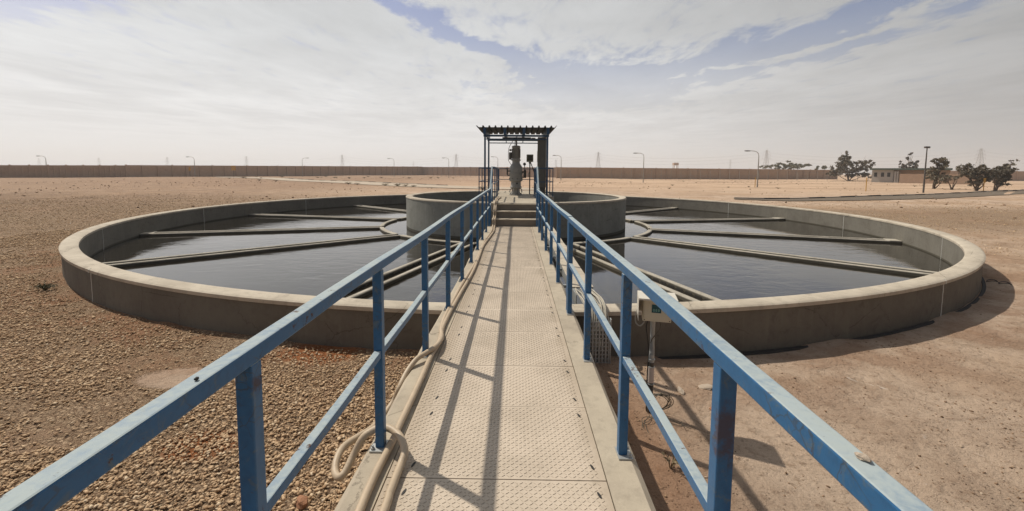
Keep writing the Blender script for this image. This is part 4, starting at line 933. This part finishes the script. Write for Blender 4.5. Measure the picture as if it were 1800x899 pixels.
wall_seg('paler perimeter wall running behind the trees at the far right', [(1387, 315.7, 299), (1470, 316, 299.6)], M['wall_far'], 7)
wall_seg('low brown perimeter wall at the right edge behind the bushes', [(1668, 317, 301), (2100, 320, 304)], M['wall'], 22)
# chain-link fence lines in front of the walls
def fence(label, p0, p1, n, h=2.6):
    a, b = at(p0[0], p0[1], -.6), at(p1[0], p1[1], -.6); g = thing('chain_link_fence', label, 'fence', tuple(a), 'wire fences before the perimeter wall'); a.z = b.z = -.6
    for k in range(n+1):
        c = a.lerp(b, k/n); MB().box((c.x-.04, c.y-.04, -.8), (c.x+.04, c.y+.04, -.6+h)).build('post', M['lamp'], g)
    for z in (1.35, h-.03): MB().bar([a+Vector((0, -.06, z)), b+Vector((0, -.06, z))], .05).build('rail', M['lamp'], g)
fence('thin wire fence before the wall right of the canopy', (985, 314.6), (1400, 317), 24, 3.0)
fence('thin wire fence crossing in front of the paler distant wall', (745, 310.2), (975, 314.4), 24, 2.6)
fence('thin wire fence before the pale wall at the right edge of the trees', (1402, 317.2), (1660, 320), 14, 2.6)
# ---------------------------------------------------------------- lamps
def street_lamp(label, px, yb, yt, arm=-1, m='lamp', dist=None):
    if dist: a = facing(px, dist); a.z = -.6
    else: a = at(px, yb, -.6)
    H = ztop(a.x, a.y, yt); g = thing('street_lamp', label, 'street lamp', (a.x, a.y, -.6), 'street lamps of the compound')
    MB().tube([(a.x, a.y, -1), (a.x, a.y, H*.5), (a.x, a.y, H-.9)], lambda i: (.11, .08, .06)[i], 8).build('pole', M[m], g)
    P = spline([(a.x, a.y, H-.95), (a.x+arm*.12, a.y, H-.4), (a.x+arm*.6, a.y, H-.08), (a.x+arm*1.5, a.y, H)], .2); MB().tube(P, .05, 6, up=(0, 1, 0)).build('arm', M[m], g)
    MB().lathe([(0, -.5), (.12, -.4), (.16, 0), (.12, .4), (0, .5)], seg=10, M=Matrix.Translation((a.x+arm*1.85, a.y, H-.02)) @ Matrix.Scale(.6, 4, (0, 0, 1)) @ Matrix.Rotation(R(90), 4, 'Y')).build('lamp_head', M['pump_dark'], g, True)
street_lamp('leftmost street lamp before the left perimeter wall', 83, 312, 274.5)
street_lamp('street lamp before the left wall, second from the left', 343, 312, 276)
street_lamp('street lamp left of centre rising above the wall, third from the left', 532, 311, 278, 1)
street_lamp('street lamp between two pylons just left of the wall corner', 693, 311.5, 279)
street_lamp('street lamp right of the wall corner, left of the canopy', 789, 312.5, 278)
street_lamp('street lamp seen between the left columns of the canopy', 875, 313.5, 276)
street_lamp('street lamp close to the right side of the duct', 986, 317, 273.5)
street_lamp('curved street lamp in front of the right wall, left of its middle', 1130.5, 321.5, 269.5)
street_lamp('tallest looking curved street lamp in front of the right wall', 1331, 329, 265.5)
a = at(1623, 338.5, -.6); H = ztop(a.x, a.y, 260); g = thing('flood_lamp', 'straight dark lamp pole with a compact head beside the road and trees', 'street lamp', tuple(a))
MB().tube([(a.x, a.y, -1), (a.x, a.y, H)], lambda i: (.10, .055)[i], 8).build('pole', M['lampdark'], g)
MB().cbox((a.x, a.y, H+.05), (.55, .3, .22)).build('lamp_head', M['lampdark'], g, bevel=.04)
for k, (px_, y0, y1, lab) in enumerate(((1522, 336, 312.5, 'thin yellow marker post standing on the sand before the big acacia'), (1728.5, 336, 314, 'yellow marker post between the two dark bushes'), (1327, 329, 312, 'short thin yellowish post beside the tallest curved street lamp'))):
    a = at(px_, y0, -.6); H = ztop(a.x, a.y, y1); g = thing('marker_post', lab, 'post', tuple(a), 'marker posts'); MB().tube([(a.x, a.y, -.9), (a.x, a.y, H)], .05, 7).build('pole', M['yellow'], g)
    if k == 1: MB().cbox((a.x, a.y-.06, H-.25), (.3, .04, .6)).build('plate', M['yellow'], g)
for px_, yb, y0, y1, w_, lab in ((411, 311, 291.5, 300, 1.35, 'larger square orange sign on the left wall'), (334, 311.5, 294, 300.5, .5, 'narrow orange-brown sign on the left wall'), (728, 308, 294.5, 301, .6, 'small orange sign on the wall near its corner')):
    a = at(px_, yb, -.6)*.985; z1 = ztop(a.x, a.y, y0); z0 = ztop(a.x, a.y, y1); g = thing('wall_sign', lab, 'sign', (a.x, a.y, z0), 'orange signs on the wall')
    MB().cbox((a.x, a.y, (z0+z1)/2), (w_, .05, z1-z0)).build('panel', M['yellow'], g); MB().box((a.x-.04, a.y+.03, -.9), (a.x+.04, a.y+.1, z1)).build('post', M['lampdark'], g)
# ---------------------------------------------------------------- pylons and lines
def pylon(label, px_, dist, ytop, w=1.):
    p = facing(px_, dist); H = ztop(p.x, p.y, ytop); g = thing('pylon', label, 'pylon', (p.x, p.y, -.6), 'lattice pylons on the horizon'); mb = MB(); r = .16*w
    def hw(t): return (3.6*(1-t)**1.3+.7)*w
    lv = [0, .14, .27, .39, .5, .6, .69, .77, .85, .93, 1]
    for sx in (-1, 1):
        for sy in (-1, 1):
            mb.bar([(p.x+sx*hw(t), p.y+sy*hw(t), -.6+(H+.6)*t) for t in lv], r*1.5)
    for a, b in zip(lv[:-1], lv[1:]):
        za, zb = -.6+(H+.6)*a, -.6+(H+.6)*b
        for sy in (-1, 1):
            mb.bar([(p.x-hw(a), p.y+sy*hw(a), za), (p.x+hw(b), p.y+sy*hw(b), zb)], r); mb.bar([(p.x+hw(a), p.y+sy*hw(a), za), (p.x-hw(b), p.y+sy*hw(b), zb)], r)
            mb.bar([(p.x-hw(b), p.y+sy*hw(b), zb), (p.x+hw(b), p.y+sy*hw(b), zb)], r)
    mb.build('lattice_tower', M['steel'], g)
    tips = []
    for t, l in ((.66, 6.2), (.80, 5.2), (.93, 4.2)):
        z = -.6+(H+.6)*t; mb = MB()
        for s in (-1, 1):
            mb.bar([(p.x, p.y-.6, z+1.3), (p.x+s*l*w, p.y, z)], r); mb.bar([(p.x, p.y+.6, z), (p.x+s*l*w, p.y, z)], r); mb.bar([(p.x+s*l*w, p.y, z), (p.x+s*l*w, p.y, z-1.8)], r*1.2); tips.append((p.x+s*l*w, p.y, z-1.8))
        mb.build('cross_arm', M['steel'], g)
    return tips
T = []
for px_, d_, yt, lab in ((70, 1500, 278.5, 'faintest lattice pylon at the far left horizon'), (175, 1400, 277.5, 'second lattice pylon from the left'), (295, 1300, 276.5, 'third lattice pylon from the left'), (434, 1200, 275, 'lattice pylon above the orange sign on the wall'),
        (602, 1060, 272.5, 'lattice pylon left of centre between two street lamps'), (802, 980, 271, 'lattice pylon just left of the canopy'), (1051, 840, 267.5, 'lattice pylon right of the canopy above the wall'), (1346, 770, 264, 'lattice pylon beside the tallest curved street lamp'), (1721, 650, 261.5, 'tallest lattice pylon at right above the bushes')):
    T.append(pylon(lab, px_, d_, yt, 1.25))
T.append(pylon('lattice pylon beyond the right edge of the photo', 2150, 520, 255, 1.2))
for px_, d_, yt, lab in ((1283, 1500, 281, 'small faint lattice pylon above the right wall'), (1667, 1300, 279, 'small faint lattice pylon among the trees'), (727, 1900, 284, 'small faint lattice pylon at the wall corner'), (977, 1400, 281, 'small faint lattice pylon right beside the duct')): pylon(lab, px_, d_, yt, 1.1)
for k in range(6):
    mb = MB()
    for A, B in zip(T[:-1], T[1:]):
        a, b = Vector(A[k]), Vector(B[k]); mb.tube([a.lerp(b, t/12)-Vector((0, 0, 9*4*(t/12)*(1-t/12))) for t in range(13)], .05, 4)
    tag(mb.build('power_line', M['steel']), 'thin sagging power line strung between the pylons along the horizon', 'power line', 'power lines')
# small water tower on legs
p = facing(1187, 420); p.z = -.6; H = ztop(p.x, p.y, 286.5); g = thing('raised_tank', 'small tank on legs rising above the right wall', 'water tower', tuple(p)); h0 = H-2.4
mb = MB()
for sx in (-1, 1):
    for sy in (-1, 1): mb.box((p.x+sx*1.7-.2, p.y+sy*1.7-.2, -1), (p.x+sx*1.7+.2, p.y+sy*1.7+.2, h0))
mb.build('legs', M['wall'], g); MB().cbox((p.x, p.y, h0+1.2), (4.4, 4.4, 2.4)).build('tank', M['wall'], g)
# building with green roof
bl = thing('low_building', 'long low white building with a flat green roof behind the trees', 'building', tuple(facing(1600, 110)))
A = facing(1529, 118); B = facing(1674, 107.5); z1 = ztop(A.x, A.y, 296); z0 = ztop(A.x, A.y, 299)
def slab(name, A, B, za, zb, thick, m, off=0):
    d = (B-A).normalized(); n_ = Vector((-d.y, d.x, 0)); mb = MB(); A = A-n_*off; B = B-n_*off
    q = [A, B, B+n_*thick, A+n_*thick]; mb.add([(v.x, v.y, za) for v in q]+[(v.x, v.y, zb) for v in q], [(0,3,2,1),(4,5,6,7),(0,1,5,4),(1,2,6,5),(2,3,7,6),(3,0,4,7)]); return mb.build(name, m, bl)
slab('roof', A, B, z0, z1, 8, M['green'], .8)
A2 = A.lerp(B, .03); B2 = A.lerp(B, .98)
slab('wall', A2, A.lerp(B, .31), -.9, z0-.02, 5.5, M['white']); slab('rear_wall', A.lerp(B, .312), B2, -.9, z0-.02, 3.5, M['wall'], -2.)
for t0, t1 in ((.32, .345), (.352, .375)): slab('pillar', A.lerp(B, t0), A.lerp(B, t1), -.9, z0-.35, .6, M['white'], .5)
for t0 in (.06, .15, .23): slab('window', A.lerp(B, t0), A.lerp(B, t0+.04), .9, 2.0, .05, M['black'], .04)
slab('boundary_screen', A.lerp(B, .40), A.lerp(B, 1.3), -.9, 1.7, .2, M['wall'], 6)
# ---------------------------------------------------------------- trees
def tree(label, px_, yb, yt, blobs, n, m, seed, stems=3, leafs=.2, name='acacia_tree', dist=None, cat='tree'):
    """blobs: (dx px, y px, rx px, ry px) of crown clumps, in photo pixels at the tree's distance"""
    r = random.Random(seed); p = at(px_, yb, -.6) if dist is None else facing(px_, dist); p.z = -.62
    sc = p.y/FPX; g = thing(name, label, cat, tuple(p), 'trees and bushes at the right')
    def wz(y): return ztop(p.x, p.y, y)
    B_ = [(p.x+dx_*sc, p.y+r.uniform(-.8, .8)*rx*sc, wz(y), rx*sc, ry*sc) for dx_, y, rx, ry in blobs]
    mb = MB()
    for k, b in enumerate(B_):
        if k < max(stems, 1)*2 or True:
            s0 = Vector((p.x+r.uniform(-.15, .15), p.y, p.z-.1)); e = Vector(b[:3]); mid = s0.lerp(e, .45)+Vector((r.uniform(-.2, .2), r.uniform(-.2, .2), -.1))
            mb.tube([s0, s0.lerp(mid, .5)+Vector((r.uniform(-.1, .1), 0, 0)), mid, e], lambda i: (.16, .12, .08, .03)[i]*(.6+.12*b[3]), 6)
            for q in range(7):
                a = mid.lerp(e, r.random()); t = e+Vector((r.gauss(0, .5)*b[3], r.gauss(0, .5)*b[3], r.gauss(0, .5)*b[4])); mb.tube([a, a.lerp(t, .5)+Vector((0, 0, .05)), t], lambda i: (.035, .025, .012)[i], 4)
    mb.build('trunk', M['bark'], g)
    vs = []; fs = []; tot = sum(b[3]*b[4] for b in B_)
    for b in B_:
        nk = int(.40*n*b[3]*b[4]/tot); cl = [(r.gauss(0, .48), r.gauss(0, .48), r.gauss(0, .45)) for _ in range(max(5, nk//22))]
        for _ in range(nk):
            cx, cy, cz = r.choice(cl); s = .11
            c = Vector((b[0]+(cx+r.gauss(0, s))*b[3], b[1]+(cy+r.gauss(0, s))*b[3], b[2]+(cz+r.gauss(0, s))*b[4]))
            if c.z < -.4: continue
            u = Vector((r.gauss(0, 1), r.gauss(0, 1), r.gauss(0, 1))).normalized()*leafs*r.uniform(.4, 1.); v = u.orthogonal().normalized()*leafs*r.uniform(.25, .6)
            v.rotate(Matrix.Rotation(r.uniform(0, 6.28), 3, u)); o = len(vs); vs += [c-u-v*.2, c-v, c+u, c+v]; fs.append((o, o+1, o+2, o+3))
    MB().add(vs, fs).build('crown', m, g)
tree('largest dark green acacia at right with a wide uneven crown', 1492, 318.5, 268, [(-4, 277, 9, 9), (2, 286, 14, 11), (-18, 292, 13, 10), (19, 287, 11, 9), (26, 297, 12, 9), (-24, 303, 12, 8), (0, 303, 16, 10), (22, 308, 13, 7)], 9000, M['leaf'], 2, 3, .42)
tree('slender tree with a tall ragged top in front of the white building', 1597, 319, 268, [(-1, 272, 4.5, 4), (-3, 279, 4, 5), (5, 285, 7, 6), (-11, 291, 6, 6), (1, 294, 10, 6), (8, 305, 13, 8), (-8, 309, 10, 7)], 5000, M['leaf'], 3, 3, .38)
tree('rounded brownish tree standing right of the dark lamp pole', 1640, 331.5, 275, [(2, 281, 10, 6), (3, 290, 11, 8), (0, 300, 12, 8), (-6, 312, 11, 7), (12, 313, 10, 7)], 5600, M['leaf_pale'], 4, 2, .24)
tree('low sparse bush with bare forking stems between two trees', 1672, 333, 287, [(-14, 311, 9, 6), (10, 311, 10, 7), (14, 300, 6, 9), (-2, 316, 8, 5)], 1500, M['leaf_pale'], 5, 4, .2)
tree('dark round bush beside the road, left of the yellow marker post', 1716, 335.5, 288, [(-13, 305, 11, 10), (3, 303, 13, 11), (14, 312, 11, 9), (-6, 316, 12, 8), (3, 291, 4, 4), (-18, 293, 5, 6)], 6500, M['leaf'], 6, 4, .22)
tree('dark spreading bush nearest to the right edge of the picture', 1749, 334.5, 284, [(-10, 306, 13, 8), (5, 301, 12, 10), (12, 294, 9, 7), (2, 316, 12, 8), (14, 308, 8, 9), (6, 322, 6, 6)], 7000, M['leaf'], 7, 4, .22)
tree('pale thin tree behind the rightmost bush', 1768, 323, 282, [(2, 290, 8, 6), (6, 300, 9, 7), (-4, 306, 8, 6), (8, 284, 4, 3)], 1800, M['leaf_pale'], 8, 3, .26)
tree('small pale tree behind the rounded brownish tree and the dark bush', 1692, 322, 287, [(-6, 295, 7, 7), (6, 297, 7, 6), (0, 308, 12, 7), (14, 304, 8, 6)], 2200, M['leaf_pale'], 9, 3, .3)
tree('wide pale green treetop showing above the right wall', 1392, 318, 287, [(-26, 293, 12, 5), (-6, 292, 16, 6), (14, 292, 14, 5), (-44, 294, 12, 4)], 3000, M['scrub'], 10, 3, .7, dist=215)
tree('faint small treetop behind the wall left of the largest acacia', 1448, 318, 292, [(0, 296, 8, 4), (-14, 297, 6, 3)], 900, M['scrub'], 11, 2, .6, dist=210)
tree('small dark tree in front of the white building', 1562, 319.5, 298, [(-6, 306, 12, 7), (8, 308, 12, 8), (18, 311, 9, 7)], 3000, M['leaf'], 12, 3, .34)
# low dry scrub on the plain
rs = random.Random(12)
lab_ = {0: 'low dry tuft on the far plain left of the canopy', 1: 'low dark mound of scrub on the far plain at right'}
for k in range(52):
    left = k < 34
    if left:
        px_ = rs.uniform(400, 850); yb = rs.choice((rs.uniform(311.5, 315.5), 322+(px_-560)*.045+rs.uniform(-1, 1.5))); h_ = rs.uniform(.25, .55)
    else: px_ = rs.uniform(1000, 1800); yb = rs.uniform(318, 334); h_ = rs.uniform(.12, .3)
    a = at(px_, yb, -.6)
    if math.hypot(a.x-TC[0], a.y-TC[1]) < 14.5: continue
    o = tuft(lab_[0 if left else 1], a.x, a.y, h_, 70, M['dry'] if k % 3 else M['scrub'], k+40, 1.5, name='scrub_tuft', cat='scrub'); o['group'] = 'scrub on the plain'
# ---------------------------------------------------------------- air
hzm = bpy.data.materials.new('haze'); hzm.use_nodes = True; hn = NT(hzm.node_tree); hn.n.clear()
ho = hn.new('ShaderNodeOutputMaterial'); hv = hn.new('ShaderNodeVolumePrincipled'); hv.inputs['Color'].default_value = (.92, .945, .97, 1); hv.inputs['Density'].default_value = .0005; hv.inputs['Anisotropy'].default_value = .3
hn.l.new(hv.outputs[0], ho.inputs['Volume'])
HAZE = True
if HAZE: tag(MB().box((-2800, -300, -3), (2800, 2300, 75)).build('haze', hzm), kind='stuff')
S.cycles.volume_step_rate = 10; S.cycles.volume_max_steps = 32; S.cycles.volume_bounces = 1
